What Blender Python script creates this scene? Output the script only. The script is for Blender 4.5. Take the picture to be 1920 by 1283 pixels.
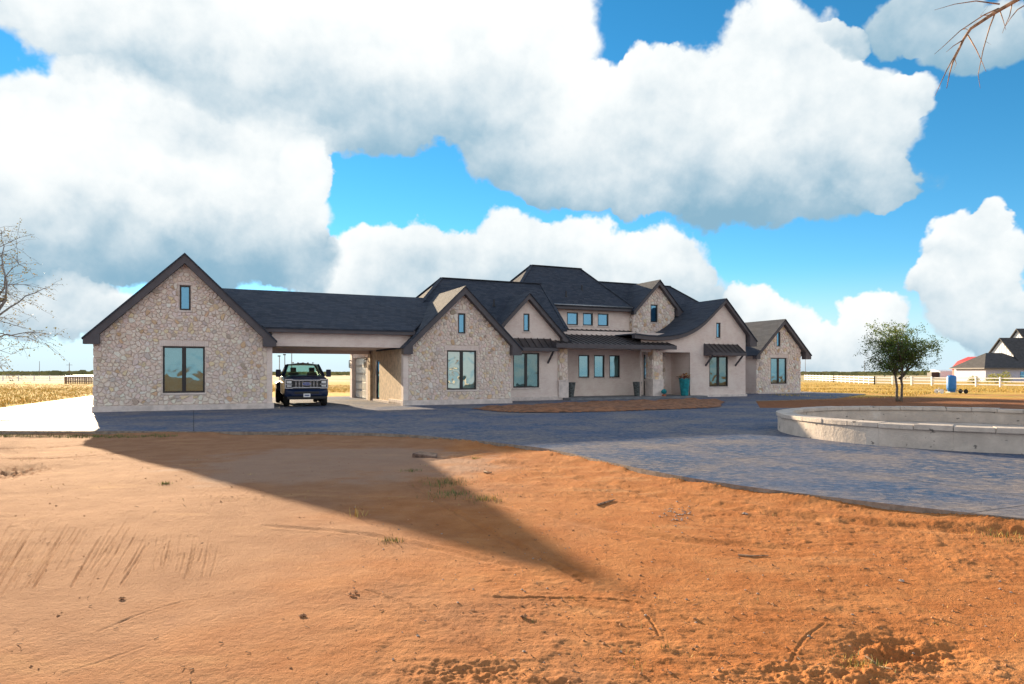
import bpy, bmesh, math, random
import numpy as np
from mathutils import Vector, Matrix

R = math.radians
scene = bpy.context.scene
for o in list(bpy.data.objects):
    bpy.data.objects.remove(o)

# ---------------------------------------------------------------- camera
CAM_H, FPX, HORIZON = 1.73, 1280.0, 697.0          # metres, focal length and horizon row in photo pixels
cam_d = bpy.data.cameras.new('camera')
cam = bpy.data.objects.new('camera', cam_d)
scene.collection.objects.link(cam)
cam.location = (0, 0, CAM_H)
cam.rotation_euler = (R(90), 0, 0)
cam_d.sensor_width = 36.0
cam_d.lens = 36.0 * FPX / 1920.0
cam_d.shift_y = (HORIZON - 641.5) / 1920.0
cam_d.clip_start, cam_d.clip_end = 0.05, 20000
scene.camera = cam
scene.render.resolution_x, scene.render.resolution_y = 1024, 684

# ---------------------------------------------------------------- light
SUN_DIR = Vector((-2.173, 3.437, 1.0)).normalized()     # from the shadow of the gable
SUN_EL = math.asin(SUN_DIR.z)
SUN_AZ = math.atan2(SUN_DIR.x, SUN_DIR.y)               # clockwise from +Y
sun_d = bpy.data.lights.new('sun', 'SUN')
sun_d.energy = 5.0
sun_d.angle = R(0.53)
sun_d.color = (1.0, 0.77, 0.50)
sun = bpy.data.objects.new('sun', sun_d)
scene.collection.objects.link(sun)
sun.rotation_euler = (-SUN_DIR).to_track_quat('-Z', 'Y').to_euler()

scene.view_settings.view_transform = 'Standard'
scene.view_settings.look = 'None'
scene.view_settings.gamma = 1.0
scene.view_settings.use_curve_mapping = False
scene.view_settings.exposure = 1.44
cy = scene.cycles
cy.max_bounces, cy.diffuse_bounces, cy.glossy_bounces = 7, 3, 3
cy.transmission_bounces, cy.transparent_max_bounces = 4, 12
cy.caustics_reflective = cy.caustics_refractive = False
cy.use_denoising = True
cy.use_adaptive_sampling = True
cy.adaptive_threshold = 0.015
cy.sample_clamp_indirect = 6.0

# ---------------------------------------------------------------- sky: Nishita with cumulus by direction
world = bpy.data.worlds.new('World')
scene.world = world
world.use_nodes = True
world.cycles.sampling_method = 'MANUAL'
world.cycles.sample_map_resolution = 512
WN, WL = world.node_tree.nodes, world.node_tree.links
WN.clear()


def wn(kind, **kw):
    n = WN.new(kind)
    for k, v in kw.items():
        setattr(n, k, v)
    return n


def wmath(op, a, b=None, c=None, clamp=False):
    n = wn('ShaderNodeMath', operation=op, use_clamp=clamp)
    for i, v in enumerate((a, b, c)):
        if v is None:
            continue
        if isinstance(v, (int, float)):
            n.inputs[i].default_value = v
        else:
            WL.new(v, n.inputs[i])
    return n.outputs[0]


def wvec(op, a, b=None, c=None, scale=None):
    n = wn('ShaderNodeVectorMath', operation=op)
    for i, v in enumerate((a, b, c)):
        if v is None:
            continue
        if isinstance(v, tuple):
            n.inputs[i].default_value = v
        else:
            WL.new(v, n.inputs[i])
    if scale is not None:
        if isinstance(scale, (int, float)):
            n.inputs['Scale'].default_value = scale
        else:
            WL.new(scale, n.inputs['Scale'])
    return n.outputs['Value'] if op in ('DOT_PRODUCT', 'LENGTH', 'DISTANCE') else n.outputs['Vector']


def wramp(x, lo, hi, a=0.0, b=1.0):
    n = wn('ShaderNodeMapRange', interpolation_type='SMOOTHSTEP')
    WL.new(x, n.inputs['Value'])
    for k, v in (('From Min', lo), ('From Max', hi), ('To Min', a), ('To Max', b)):
        n.inputs[k].default_value = v
    return n.outputs['Result']


def wnoise(vec, scale, detail=6, rough=0.55, lac=2.0):
    n = wn('ShaderNodeTexNoise', noise_dimensions='3D')
    WL.new(vec, n.inputs['Vector'])
    n.inputs['Scale'].default_value = scale
    n.inputs['Detail'].default_value = detail
    n.inputs['Roughness'].default_value = rough
    n.inputs['Lacunarity'].default_value = lac
    return n


def wmix(fac, a, b):
    n = wn('ShaderNodeMix', data_type='RGBA')
    for sock, v in ((n.inputs[0], fac), (n.inputs[6], a), (n.inputs[7], b)):
        if isinstance(v, (int, float)):
            sock.default_value = v
        elif isinstance(v, tuple):
            sock.default_value = (*v, 1.0)
        else:
            WL.new(v, sock)
    return n.outputs[2]


# cumulus heaps: direction (as photo position), half width, half height, brightness (1 sunlit .. -0.4 shaded base)
CLOUDS = [
    (150, 45, 180, 95, .8), (370, 40, 200, 110, .85), (600, 50, 200, 110, .85), (800, 60, 300, 130, 1.0), (980, 90, 170, 140, .95),
    (520, 160, 360, 65, .1), (830, 200, 280, 70, .2), (1000, 240, 220, 90, .3),
    (200, 230, 210, 90, .75), (430, 240, 200, 90, .45), (100, 320, 160, 120, .95), (300, 340, 230, 90, .85),
    (500, 300, 120, 100, .8), (565, 310, 48, 48, 1.0), (480, 400, 150, 100, .55), (350, 470, 300, 85, -.35), (110, 460, 230, 100, .35),
    (540, 480, 90, 75, -.35), 
    (1450, 105, 130, 92, 1.0), (1220, 150, 50, 60, .9), (1270, 200, 130, 90, .9), (1130, 210, 150, 90, 1.0),
    (1430, 200, 190, 100, .85), (1580, 210, 130, 90, .85), (1680, 190, 85, 45, .9), (1625, 280, 110, 80, .65), (1660, 330, 75, 55, .6),
    (1200, 290, 240, 100, .75), (1420, 290, 220, 90, .65), (985, 310, 150, 62, .45), (690, 225, 200, 72, .4), (1150, 345, 180, 55, .25), (1470, 350, 260, 70, -.2),
    
    (700, 485, 85, 65, .75), (820, 478, 95, 62, .8), (960, 465, 105, 70, .85), (1100, 475, 125, 68, .85), (1230, 492, 105, 80, .7),
    (900, 540, 350, 80, .4), (1180, 550, 200, 80, .4),
    (1410, 580, 80, 62, .85), (1480, 630, 90, 70, .6), (1580, 640, 90, 70, .6), (1640, 590, 75, 55, .85), 
    
    (1862, 400, 40, 50, .9), (1800, 450, 75, 55, .85), (1880, 470, 90, 70, .85), (1770, 520, 75, 50, .8), (1860, 560, 130, 90, .65),
    (1900, 630, 110, 60, .4), 
    (1720, 30, 110, 55, .25), (1820, 70, 110, 60, .1), (1590, 80, 42, 34, .55),
    (120, 590, 210, 55, .5), 
]
tc = wn('ShaderNodeTexCoord')
dvec = wvec('NORMALIZE', tc.outputs['Generated'])
sep = wn('ShaderNodeSeparateXYZ')
WL.new(dvec, sep.inputs[0])
az = wmath('ARCTAN2', sep.outputs[0], sep.outputs[1])
el = wmath('ARCSINE', sep.outputs[2])
cmb = wn('ShaderNodeCombineXYZ')
WL.new(az, cmb.inputs[0])
WL.new(el, cmb.inputs[1])
flat = cmb.outputs[0]
# ragged outlines: shift the lookup with two sizes of turbulence
n1 = wnoise(dvec, 9.0, 5, 0.58)
n2 = wnoise(dvec, 3.2, 2, 0.5)
off = wvec('ADD', wvec('SCALE', wvec('SUBTRACT', n1.outputs['Color'], (.5, .5, .5)), scale=0.12),
           wvec('SCALE', wvec('SUBTRACT', n2.outputs['Color'], (.5, .5, .5)), scale=0.05))
warped = wvec('MULTIPLY', wvec('ADD', flat, off), (1, 1, 0))
acc_v = None
for (px, py, rx, ry, b) in CLOUDS:
    u, v = (px - 960) / FPX, (HORIZON - py) / FPX
    a0, e0 = math.atan(u), math.atan(v / math.sqrt(1 + u * u))
    ra, re = 1.06 * rx / FPX / (1 + u * u), 1.06 * ry / FPX / math.sqrt(1 + u * u)
    d = wvec('MULTIPLY_ADD', warped, (1 / ra, 1 / re, 0), (-a0 / ra, -e0 / re, b))
    w = wmath('SUBTRACT', 1 + b * b, wvec('DOT_PRODUCT', d, d), clamp=True)
    sv = wvec('SCALE', wvec('MULTIPLY_ADD', d, (0, 1, 1), (1, 0, 0)), scale=w)      # (weight, weight * height, weight * brightness)
    acc_v = sv if acc_v is None else wvec('ADD', acc_v, sv)
acc_f = wvec('DOT_PRODUCT', acc_v, (1, 0, 0))
# unseen clouds outside the view, made denser and brighter to fill the house front
g1 = wnoise(dvec, 3.1, 5, 0.55)
outside = wmath('MAXIMUM', wramp(wmath('ABSOLUTE', az), R(37), R(50)), wramp(el, R(31), R(42)))
thin = wmath('SUBTRACT', g1.outputs['Fac'], wramp(el, R(28), R(62), 0.0, 0.17))      # close together low down, opened up overhead to deepen the shade on the ground
rest = wmath('MULTIPLY', wramp(thin, 0.36, 0.49), wmath('MULTIPLY', outside, wramp(el, -0.02, 0.05)))
field = wmath('ADD', acc_f, wmath('MULTIPLY', rest, 0.9))
shade_y = wvec('DOT_PRODUCT', acc_v, (0, 0.55, 0))
shade_b = wvec('DOT_PRODUCT', acc_v, (0, 0, 1.0))
safe = wmath('ADD', field, 0.08)
shade = wmath('DIVIDE', wmath('ADD', wmath('ADD', shade_y, shade_b), wmath('MULTIPLY', rest, 1.6)), safe)
# billows inside the heaps, lit from above
b1 = wnoise(wvec('ADD', dvec, (0, 0, 0)), 11.0, 8, 0.60)
b2 = wnoise(wvec('ADD', dvec, (0.012, -0.0, -0.022)), 11.0, 5, 0.60)
relief = wmath('MULTIPLY', wmath('SUBTRACT', b2.outputs['Fac'], b1.outputs['Fac']), -1.0)
shade = wmath('ADD', shade, wmath('ADD', relief, wmath('MULTIPLY', wmath('SUBTRACT', g1.outputs['Fac'], 0.5), 2.2)))
edge = wmath('ADD', field, wmath('MULTIPLY', wmath('SUBTRACT', b1.outputs['Fac'], 0.5), 0.35))
alpha = wramp(edge, 0.09, 0.40)
lit = wramp(shade, -0.50, 1.28)
CL = 0.105                                    # background strength
CW, CS = (0.384 / CL, 0.392 / CL, 0.388 / CL), (0.100 / CL, 0.175 / CL, 0.228 / CL)
cloud_col = wmix(lit, CS, CW)
sky = wn('ShaderNodeTexSky', sky_type='NISHITA')
sky.sun_disc = False
sky.sun_elevation = SUN_EL
sky.sun_rotation = SUN_AZ
sky.altitude = 900
sky.air_density, sky.dust_density, sky.ozone_density = 0.9, 0.0, 3.5
hs = wn('ShaderNodeHueSaturation')
hs.inputs['Saturation'].default_value = 1.2
hs.inputs['Value'].default_value = 0.70
hs.inputs['Hue'].default_value = 0.485
WL.new(sky.outputs[0], hs.inputs['Color'])
hazy = wmix(wramp(el, -0.01, 0.15, 0.95, 0.0), hs.outputs[0], (0.25 / CL, 0.32 / CL, 0.365 / CL))   # pale air low over the plain
final = wmix(alpha, hazy, cloud_col)
bg = wn('ShaderNodeBackground')
WL.new(final, bg.inputs['Color'])
bg.inputs['Strength'].default_value = CL
wo = wn('ShaderNodeOutputWorld')
WL.new(bg.outputs[0], wo.inputs['Surface'])

# ---------------------------------------------------------------- helpers
COL = scene.collection
rnd = random.Random(7)
PHI = R(25)                                           # the house front turns away from the camera by this much


def hw(s, t):
    return s * math.cos(PHI) - t * math.sin(PHI), s * math.sin(PHI) + t * math.cos(PHI)


def pix(px, py, z=0.0):
    """photo position of a point on the plain -> world x, y at height z"""
    y = (CAM_H - z) * FPX / (py - HORIZON)
    return (px - 960) / FPX * y, y


class MB:
    """collects polygons of one mesh"""

    def __init__(self):
        self.v, self.f, self.c = [], [], []

    def poly(self, pts, col=None):
        n = len(self.v)
        self.v += [tuple(p) for p in pts]
        self.f.append(tuple(range(n, n + len(pts))))
        self.c.append(col)

    def quad(self, a, b, c, d, col=None):
        self.poly((a, b, c, d), col)

    def box(self, x0, x1, y0, y1, z0, z1, col=None):
        n = len(self.v)
        self.v += [(x0, y0, z0), (x1, y0, z0), (x1, y1, z0), (x0, y1, z0), (x0, y0, z1), (x1, y0, z1), (x1, y1, z1), (x0, y1, z1)]
        for q in ((0, 3, 2, 1), (4, 5, 6, 7), (0, 1, 5, 4), (1, 2, 6, 5), (2, 3, 7, 6), (3, 0, 4, 7)):
            self.f.append(tuple(n + i for i in q))
            self.c.append(col)
        return self

    def prism(self, pts, off, col=None):
        """polygon pts swept by the vector off"""
        n, k = len(self.v), len(pts)
        off = Vector(off)
        self.v += [tuple(p) for p in pts] + [tuple(Vector(p) + off) for p in pts]
        self.f.append(tuple(range(n, n + k)))
        self.f.append(tuple(range(n + 2 * k - 1, n + k - 1, -1)))
        self.c += [col, col]
        for i in range(k):
            j = (i + 1) % k
            self.f.append((n + i, n + k + i, n + k + j, n + j))
            self.c.append(col)
        return self

    def bar(self, a, b, w, h, col=None):
        """square bar from a to b"""
        a, b = Vector(a), Vector(b)
        d = (b - a).normalized()
        up = Vector((0, 0, 1)) if abs(d.z) < 0.95 else Vector((0, 1, 0))
        x = d.cross(up).normalized() * (w / 2)
        y = x.cross(d).normalized() * (h / 2)
        self.prism([a - x - y, a + x - y, a + x + y, a - x + y], b - a, col)
        return self

    def tube(self, pts, radii, n=7, col=None, cap=True):
        base = len(self.v)
        pts = [Vector(p) for p in pts]
        ref = Vector((0.31, 0.17, 0.93))
        for i, p in enumerate(pts):
            d = (pts[min(i + 1, len(pts) - 1)] - pts[max(i - 1, 0)])
            d = d.normalized() if d.length > 1e-9 else Vector((0, 0, 1))
            x = d.cross(ref)
            x = x.normalized() if x.length > 1e-4 else d.cross(Vector((1, 0, 0))).normalized()
            y = d.cross(x)
            for k in range(n):
                a = 2 * math.pi * k / n
                self.v.append(tuple(p + (x * math.cos(a) + y * math.sin(a)) * radii[i]))
        for i in range(len(pts) - 1):
            for k in range(n):
                j = (k + 1) % n
                self.f.append((base + i * n + k, base + i * n + j, base + (i + 1) * n + j, base + (i + 1) * n + k))
                self.c.append(col)
        if cap:
            self.f.append(tuple(base + k for k in range(n))[::-1])
            self.f.append(tuple(base + (len(pts) - 1) * n + k for k in range(n)))
            self.c += [col, col]
        return self

    def lathe(self, prof, n=24, c=(0, 0, 0), col=None):
        """profile of (radius, height) turned about the vertical through c"""
        base = len(self.v)
        for (r, z) in prof:
            for k in range(n):
                a = 2 * math.pi * k / n
                self.v.append((c[0] + r * math.cos(a), c[1] + r * math.sin(a), c[2] + z))
        for i in range(len(prof) - 1):
            for k in range(n):
                j = (k + 1) % n
                self.f.append((base + i * n + k, base + i * n + j, base + (i + 1) * n + j, base + (i + 1) * n + k))
                self.c.append(col)
        return self

    def build(self, name, mat, parent=None, smooth=False, bevel=0.0, seg=2, recalc=True):
        me = bpy.data.meshes.new(name)
        me.from_pydata(self.v, [], self.f)
        if any(c is not None for c in self.c):
            at = me.color_attributes.new('tone', 'FLOAT_COLOR', 'CORNER')
            buf = []
            for c, p in zip(self.c, me.polygons):
                buf += [*(c or (1, 1, 1)), 1.0] * p.loop_total
            at.data.foreach_set('color', buf)
        if recalc or bevel:
            bm = bmesh.new()
            bm.from_mesh(me)
            if recalc:
                bmesh.ops.recalc_face_normals(bm, faces=bm.faces)
            if bevel:
                bmesh.ops.bevel(bm, geom=bm.edges[:], offset=bevel, segments=seg, affect='EDGES', clamp_overlap=True, profile=0.5)
            bm.to_mesh(me)
            bm.free()
        if smooth:
            me.polygons.foreach_set('use_smooth', [True] * len(me.polygons))
        me.materials.append(mat)
        o = bpy.data.objects.new(name, me)
        COL.objects.link(o)
        if parent is not None:
            o.parent = parent
        return o


def tag(o, label=None, cat=None, group=None, kind=None):
    for k, v in (('label', label), ('category', cat), ('group', group), ('kind', kind)):
        if v:
            o[k] = v
    return o


def empty(name, loc=(0, 0, 0), rz=0.0, label=None, cat=None, group=None):
    o = bpy.data.objects.new(name, None)
    COL.objects.link(o)
    o.location = loc
    o.rotation_euler = (0, 0, rz)
    return tag(o, label, cat, group)


def np_mesh(name, V, F, mat, parent=None, smooth=False):
    """triangles / quads from numpy arrays"""
    me = bpy.data.meshes.new(name)
    k = F.shape[1]
    me.vertices.add(len(V))
    me.vertices.foreach_set('co', V.astype(np.float32).ravel())
    me.loops.add(F.size)
    me.loops.foreach_set('vertex_index', F.astype(np.int32).ravel())
    me.polygons.add(len(F))
    me.polygons.foreach_set('loop_start', np.arange(0, F.size, k, dtype=np.int32))
    me.polygons.foreach_set('loop_total', np.full(len(F), k, dtype=np.int32))
    if smooth:
        me.polygons.foreach_set('use_smooth', np.ones(len(F), dtype=bool))
    me.update()
    me.validate()
    me.materials.append(mat)
    o = bpy.data.objects.new(name, me)
    COL.objects.link(o)
    if parent is not None:
        o.parent = parent
    return o


_hash = np.random.RandomState(3).rand(512, 512) * 2 * np.pi


def perlin(x, y, seed=0):
    x = np.asarray(x, float) + seed * 17.31
    y = np.asarray(y, float) + seed * 9.77
    xi, yi = np.floor(x).astype(int), np.floor(y).astype(int)
    fx, fy = x - xi, y - yi

    def g(i, j):
        a = _hash[i % 512, j % 512]
        return np.cos(a), np.sin(a)
    ux, uy = fx * fx * fx * (fx * (fx * 6 - 15) + 10), fy * fy * fy * (fy * (fy * 6 - 15) + 10)
    res = 0
    for dx in (0, 1):
        for dy in (0, 1):
            gx, gy = g(xi + dx, yi + dy)
            w = (ux if dx else 1 - ux) * (uy if dy else 1 - uy)
            res = res + w * (gx * (fx - dx) + gy * (fy - dy))
    return res * 1.4


def fbm(x, y, oct=4, seed=0, gain=0.5):
    a, s, r = 1.0, 1.0, 0
    for k in range(oct):
        r = r + a * perlin(np.asarray(x) * s, np.asarray(y) * s, seed + k)
        a *= gain
        s *= 2.03
    return r


# ---------------------------------------------------------------- materials
class NT:
    def __init__(self, name):
        self.m = bpy.data.materials.new(name)
        self.m.use_nodes = True
        self.n, self.l = self.m.node_tree.nodes, self.m.node_tree.links
        self.b = self.n['Principled BSDF']
        self.out = self.n['Material Output']
        self._c = None

    def add(self, kind, **kw):
        x = self.n.new(kind)
        for k, v in kw.items():
            setattr(x, k, v)
        return x

    def co(self):
        if self._c is None:
            self._c = self.add('ShaderNodeTexCoord').outputs['Object']
        return self._c

    def put(self, sock, v):
        if isinstance(v, (int, float)):
            sock.default_value = v
        elif isinstance(v, tuple):
            sock.default_value = (*v, 1.0) if len(v) == 3 and len(sock.default_value) == 4 else v
        else:
            self.l.new(v, sock)

    def mapped(self, scale=(1, 1, 1), rot=(0, 0, 0)):
        mp = self.add('ShaderNodeMapping')
        self.l.new(self.co(), mp.inputs[0])
        mp.inputs['Scale'].default_value = scale
        mp.inputs['Rotation'].default_value = rot
        return mp.outputs[0]

    def noise(self, scale, detail=5, rough=0.55, vec=None, dist=0.0):
        x = self.add('ShaderNodeTexNoise')
        self.l.new(vec if vec is not None else self.co(), x.inputs['Vector'])
        for k, v in (('Scale', scale), ('Detail', detail), ('Roughness', rough), ('Distortion', dist)):
            x.inputs[k].default_value = v
        return x.outputs['Fac']

    def voro(self, scale, feature='F1', vec=None, out='Distance'):
        x = self.add('ShaderNodeTexVoronoi', feature=feature)
        self.l.new(vec if vec is not None else self.co(), x.inputs['Vector'])
        x.inputs['Scale'].default_value = scale
        return x.outputs[out]

    def ramp(self, x, lo, hi, a=0.0, b=1.0):
        r = self.add('ShaderNodeMapRange', interpolation_type='SMOOTHSTEP')
        self.put(r.inputs['Value'], x)
        for k, v in (('From Min', lo), ('From Max', hi), ('To Min', a), ('To Max', b)):
            r.inputs[k].default_value = v
        return r.outputs['Result']

    def math(self, op, a, b=0.0, clamp=False):
        x = self.add('ShaderNodeMath', operation=op, use_clamp=clamp)
        self.put(x.inputs[0], a)
        self.put(x.inputs[1], b)
        return x.outputs[0]

    def mix(self, f, a, b, blend='MIX'):
        x = self.add('ShaderNodeMix', data_type='RGBA', blend_type=blend)
        self.put(x.inputs[0], f)
        self.put(x.inputs[6], a)
        self.put(x.inputs[7], b)
        return x.outputs[2]

    def bump(self, h, strength=0.5, dist=0.02):
        x = self.add('ShaderNodeBump')
        x.inputs['Strength'].default_value = strength
        x.inputs['Distance'].default_value = dist
        self.put(x.inputs['Height'], h)
        self.l.new(x.outputs[0], self.b.inputs['Normal'])

    def set(self, **kw):
        for k, v in kw.items():
            self.put(self.b.inputs[k.replace('_', ' ')], v)
        return self.m


def simple(name, col, rough=0.6, metal=0.0, var=0.12, scale=6.0, bump=0.0, bscale=40.0, spec=0.5):
    t = NT(name)
    f = t.noise(scale, 6, 0.6)
    dark = tuple(c * (1 - 2 * var) for c in col)
    lite = tuple(min(1, c * (1 + 2 * var)) for c in col)
    c = t.mix(t.ramp(f, 0.3, 0.7), dark, lite)
    if bump:
        t.bump(t.noise(bscale, 4, 0.6), bump, 0.01)
    t.set(Base_Color=c, Roughness=rough, Metallic=metal)
    t.b.inputs['Specular IOR Level'].default_value = spec
    return t.m


M = {}
# painted brick, too fine to pick apart: courses only as relief
t = NT('whitewashed_brick')
br = t.add('ShaderNodeTexBrick')
mp = t.mapped((1, 1, 1), (R(90), 0, 0))
t.l.new(mp, br.inputs['Vector'])
br.inputs['Scale'].default_value = 1.0
br.inputs['Brick Width'].default_value = 0.22
br.inputs['Row Height'].default_value = 0.075
br.inputs['Mortar Size'].default_value = 0.008
br.inputs['Mortar Smooth'].default_value = 0.4
br.inputs['Color1'].default_value = (0.74, 0.60, 0.55, 1)
br.inputs['Color2'].default_value = (0.82, 0.70, 0.65, 1)
br.inputs['Mortar'].default_value = (0.68, 0.60, 0.57, 1)
c = t.mix(t.ramp(t.noise(1.3, 6, 0.65), 0.35, 0.7), br.outputs['Color'], (0.84, 0.74, 0.69))
c = t.mix(t.ramp(t.noise(14, 4, 0.7), 0.55, 0.75, 0.0, 0.45), c, (0.60, 0.49, 0.45))
t.bump(t.math('ADD', t.math('MULTIPLY', br.outputs['Fac'], -0.6), t.noise(30, 4, 0.6)), 0.5, 0.012)
M['brick'] = t.set(Base_Color=c, Roughness=0.85)

t = NT('rubble_stone')
at = t.add('ShaderNodeAttribute', attribute_name='tone')
c = t.mix(t.ramp(t.noise(7, 6, 0.65), 0.3, 0.75, 0.0, 0.5), at.outputs['Color'], t.mix(1.0, at.outputs['Color'], (0.84, 0.79, 0.75), 'MULTIPLY'))
c = t.mix(t.ramp(t.noise(40, 4, 0.7), 0.60, 0.80, 0.0, 0.3), c, (0.42, 0.34, 0.27))
t.bump(t.noise(22, 6, 0.65), 0.7, 0.02)
M['stone'] = t.set(Base_Color=c, Roughness=0.88)

M['mortar'] = simple('mortar', (0.66, 0.565, 0.515), 0.95, var=0.1, scale=9, bump=0.5)
M['plinth'] = simple('plinth_concrete', (0.68, 0.60, 0.57), 0.9, var=0.08, scale=3, bump=0.3)
M['trim'] = simple('painted_fascia', (0.075, 0.070, 0.084), 0.55, var=0.06, scale=2)
M['black'] = simple('window_frame_black', (0.018, 0.018, 0.021), 0.4, var=0.05)
M['dark'] = simple('dark_interior', (0.02, 0.02, 0.022), 0.9, var=0.05)
M['blind'] = simple('blind_slat', (0.45, 0.52, 0.52), 0.7, var=0.04)
M['shade_cloth'] = simple('window_shade', (0.70, 0.68, 0.62), 0.8, var=0.05)

t = NT('asphalt_shingle')
br = t.add('ShaderNodeTexBrick')
mp = t.mapped((1, 1, 1), (0, 0, 0))
sx = t.add('ShaderNodeSeparateXYZ')
t.l.new(t.co(), sx.inputs[0])
cx = t.add('ShaderNodeCombineXYZ')
t.l.new(t.math('ADD', sx.outputs[0], t.math('MULTIPLY', sx.outputs[1], 0.37)), cx.inputs[0])
t.l.new(sx.outputs[2], cx.inputs[1])
t.l.new(cx.outputs[0], br.inputs['Vector'])
br.inputs['Scale'].default_value = 1.0
br.inputs['Brick Width'].default_value = 0.30
br.inputs['Row Height'].default_value = 0.10
br.inputs['Mortar Size'].default_value = 0.006
br.inputs['Color1'].default_value = (0.018, 0.030, 0.055, 1)
br.inputs['Color2'].default_value = (0.052, 0.064, 0.092, 1)
br.inputs['Mortar'].default_value = (0.012, 0.012, 0.014, 1)
c = t.mix(t.ramp(t.noise(0.7, 5, 0.6), 0.35, 0.7, 0, 0.5), br.outputs['Color'], (0.030, 0.046, 0.078))
c = t.mix(t.ramp(t.noise(60, 2, 0.6), 0.5, 0.8, 0, 0.5), c, (0.10, 0.095, 0.09))
t.bump(t.math('ADD', t.math('MULTIPLY', br.outputs['Fac'], -1.0), t.noise(50, 3, 0.6)), 0.6, 0.015)
M['shingle'] = t.set(Base_Color=c, Roughness=0.9)

M['metal_roof'] = simple('standing_seam_metal', (0.070, 0.062, 0.066), 0.42, metal=0.35, var=0.1, scale=0.8)
M['gutter'] = simple('gutter_metal', (0.28, 0.30, 0.33), 0.35, metal=0.7, var=0.1)

# window glass: mirror-like skin, slightly wavy, over what stands behind it
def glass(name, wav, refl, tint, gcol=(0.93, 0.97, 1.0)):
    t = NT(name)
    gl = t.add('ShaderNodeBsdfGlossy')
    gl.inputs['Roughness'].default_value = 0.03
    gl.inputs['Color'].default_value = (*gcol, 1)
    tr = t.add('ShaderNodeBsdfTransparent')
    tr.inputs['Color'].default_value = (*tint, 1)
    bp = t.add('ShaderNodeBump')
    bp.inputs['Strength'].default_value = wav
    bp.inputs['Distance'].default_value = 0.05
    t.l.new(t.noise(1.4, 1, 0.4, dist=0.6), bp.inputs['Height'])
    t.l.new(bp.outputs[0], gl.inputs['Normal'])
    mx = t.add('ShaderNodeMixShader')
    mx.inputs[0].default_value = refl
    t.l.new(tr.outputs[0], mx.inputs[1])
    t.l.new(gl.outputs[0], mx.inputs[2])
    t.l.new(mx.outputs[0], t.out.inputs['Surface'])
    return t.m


M['glass'] = glass('coated_window_glass', 0.12, 0.36, (0.30, 0.68, 0.68), (.50, .80, .90))
M['glass_dark'] = glass('dark_green_window_glass', 0.3, 0.22, (0.30, 0.52, 0.42), (.60, .82, .85))  # darker, greener tint and weaker reflection than the plain glass
M['glass_wavy'] = glass('wavy_window_glass', 0.75, 0.46, (0.42, 0.72, 0.68), (.75, .85, .82))
M['glass_high'] = glass('upper_window_glass', 0.05, 0.42, (0.14, 0.50, 0.78), (.30, .66, .95))

# ================================================================ GROUND AND PAVING
FRONT_EDGE = [(-60, 21.5), (-14.96, 19.95), (-9, 19.75), (-3.91, 19.26), (-1.52, 17.7), (0.49, 15.7), (1.04, 14.86), (2.0, 12.8), (2.94, 11.07), (4.1, 9.71),
              (6.04, 8.05), (9, 6.3), (14, 4.5), (30, 2.0)]


def smooth_line(pts, n=8):
    out = []
    for i in range(len(pts) - 1):
        p0, p1, p2, p3 = pts[max(i - 1, 0)], pts[i], pts[i + 1], pts[min(i + 2, len(pts) - 1)]
        L01, L12, L23 = math.dist(p0, p1), math.dist(p1, p2), math.dist(p2, p3)
        m1 = [(p2[k] - p0[k]) / max(L01 + L12, 1e-6) * L12 for k in (0, 1)]
        m2 = [(p3[k] - p1[k]) / max(L12 + L23, 1e-6) * L12 for k in (0, 1)]
        for j in range(n):
            u = j / n
            h = (2 * u**3 - 3 * u**2 + 1, u**3 - 2 * u**2 + u, -2 * u**3 + 3 * u**2, u**3 - u**2)
            out.append(tuple(h[0] * p1[k] + h[1] * m1[k] + h[2] * p2[k] + h[3] * m2[k] for k in (0, 1)))
    out.append(pts[-1])
    return out


def seg_dist(X, Y, line, reach):
    """distance of grid points to a polyline, only looked up within reach"""
    D = np.full(X.shape, 9.0)
    T = np.zeros(X.shape)
    run = 0.0
    for (ax, ay), (bx, by) in zip(line, line[1:]):
        L = math.hypot(bx - ax, by - ay)
        m = (X > min(ax, bx) - reach) & (X < max(ax, bx) + reach) & (Y > min(ay, by) - reach) & (Y < max(ay, by) + reach)
        if m.any() and L > 1e-6:
            x, y = X[m], Y[m]
            u = np.clip(((x - ax) * (bx - ax) + (y - ay) * (by - ay)) / (L * L), 0, 1)
            d = np.hypot(x - ax - u * (bx - ax), y - ay - u * (by - ay))
            old = D[m]
            better = d < old
            D[m] = np.where(better, d, old)
            tt = T[m]
            T[m] = np.where(better, run + u * L, tt)
        run += L
    return D, T


def sstep(x, a, b):
    u = np.clip((x - a) / (b - a), 0, 1)
    return u * u * (3 - 2 * u)


us = np.concatenate([np.linspace(-9, -1.0, 40, endpoint=False), np.linspace(-1.0, 1.0, 1080, endpoint=False), np.linspace(1.0, 9, 41)])
inv = np.concatenate([np.linspace(1 / 2.4, 1 / 3.6, 12, endpoint=False), np.linspace(1 / 3.6, 1 / 60.0, 470, endpoint=False), 1 / np.geomspace(60, 9000, 46)])
ys = 1 / inv
Yg, Ug = np.meshgrid(ys, us, indexing='ij')
Xg = Ug * Yg
near = 1 - sstep(Yg, 22, 40)
z = -0.12 + 0.07 * sstep(Yg, 24, 34) - 0.37 * sstep(Yg, 55, 95)
rough = 0.35 + 0.65 * sstep(fbm(Xg * .23, Yg * .23, 3, 5) + .25 * (Xg + 0.6) / 3.0, -.15, .35)       # the left foreground is scraped smooth
calm = np.exp(-(((Xg + 2.4) / 2.6) ** 2 + ((Yg - 6.0) / 2.4) ** 2))
rough = rough * (1 - .8 * calm)
z += near * (0.022 * fbm(Xg * .33, Yg * .33, 3, 1) + 0.009 * fbm(Xg * 1.1, Yg * 1.1, 3, 2) * rough)
clod = np.maximum(0, fbm(Xg * 3.6, Yg * 3.6, 4, 9, .6) - .12)
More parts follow.
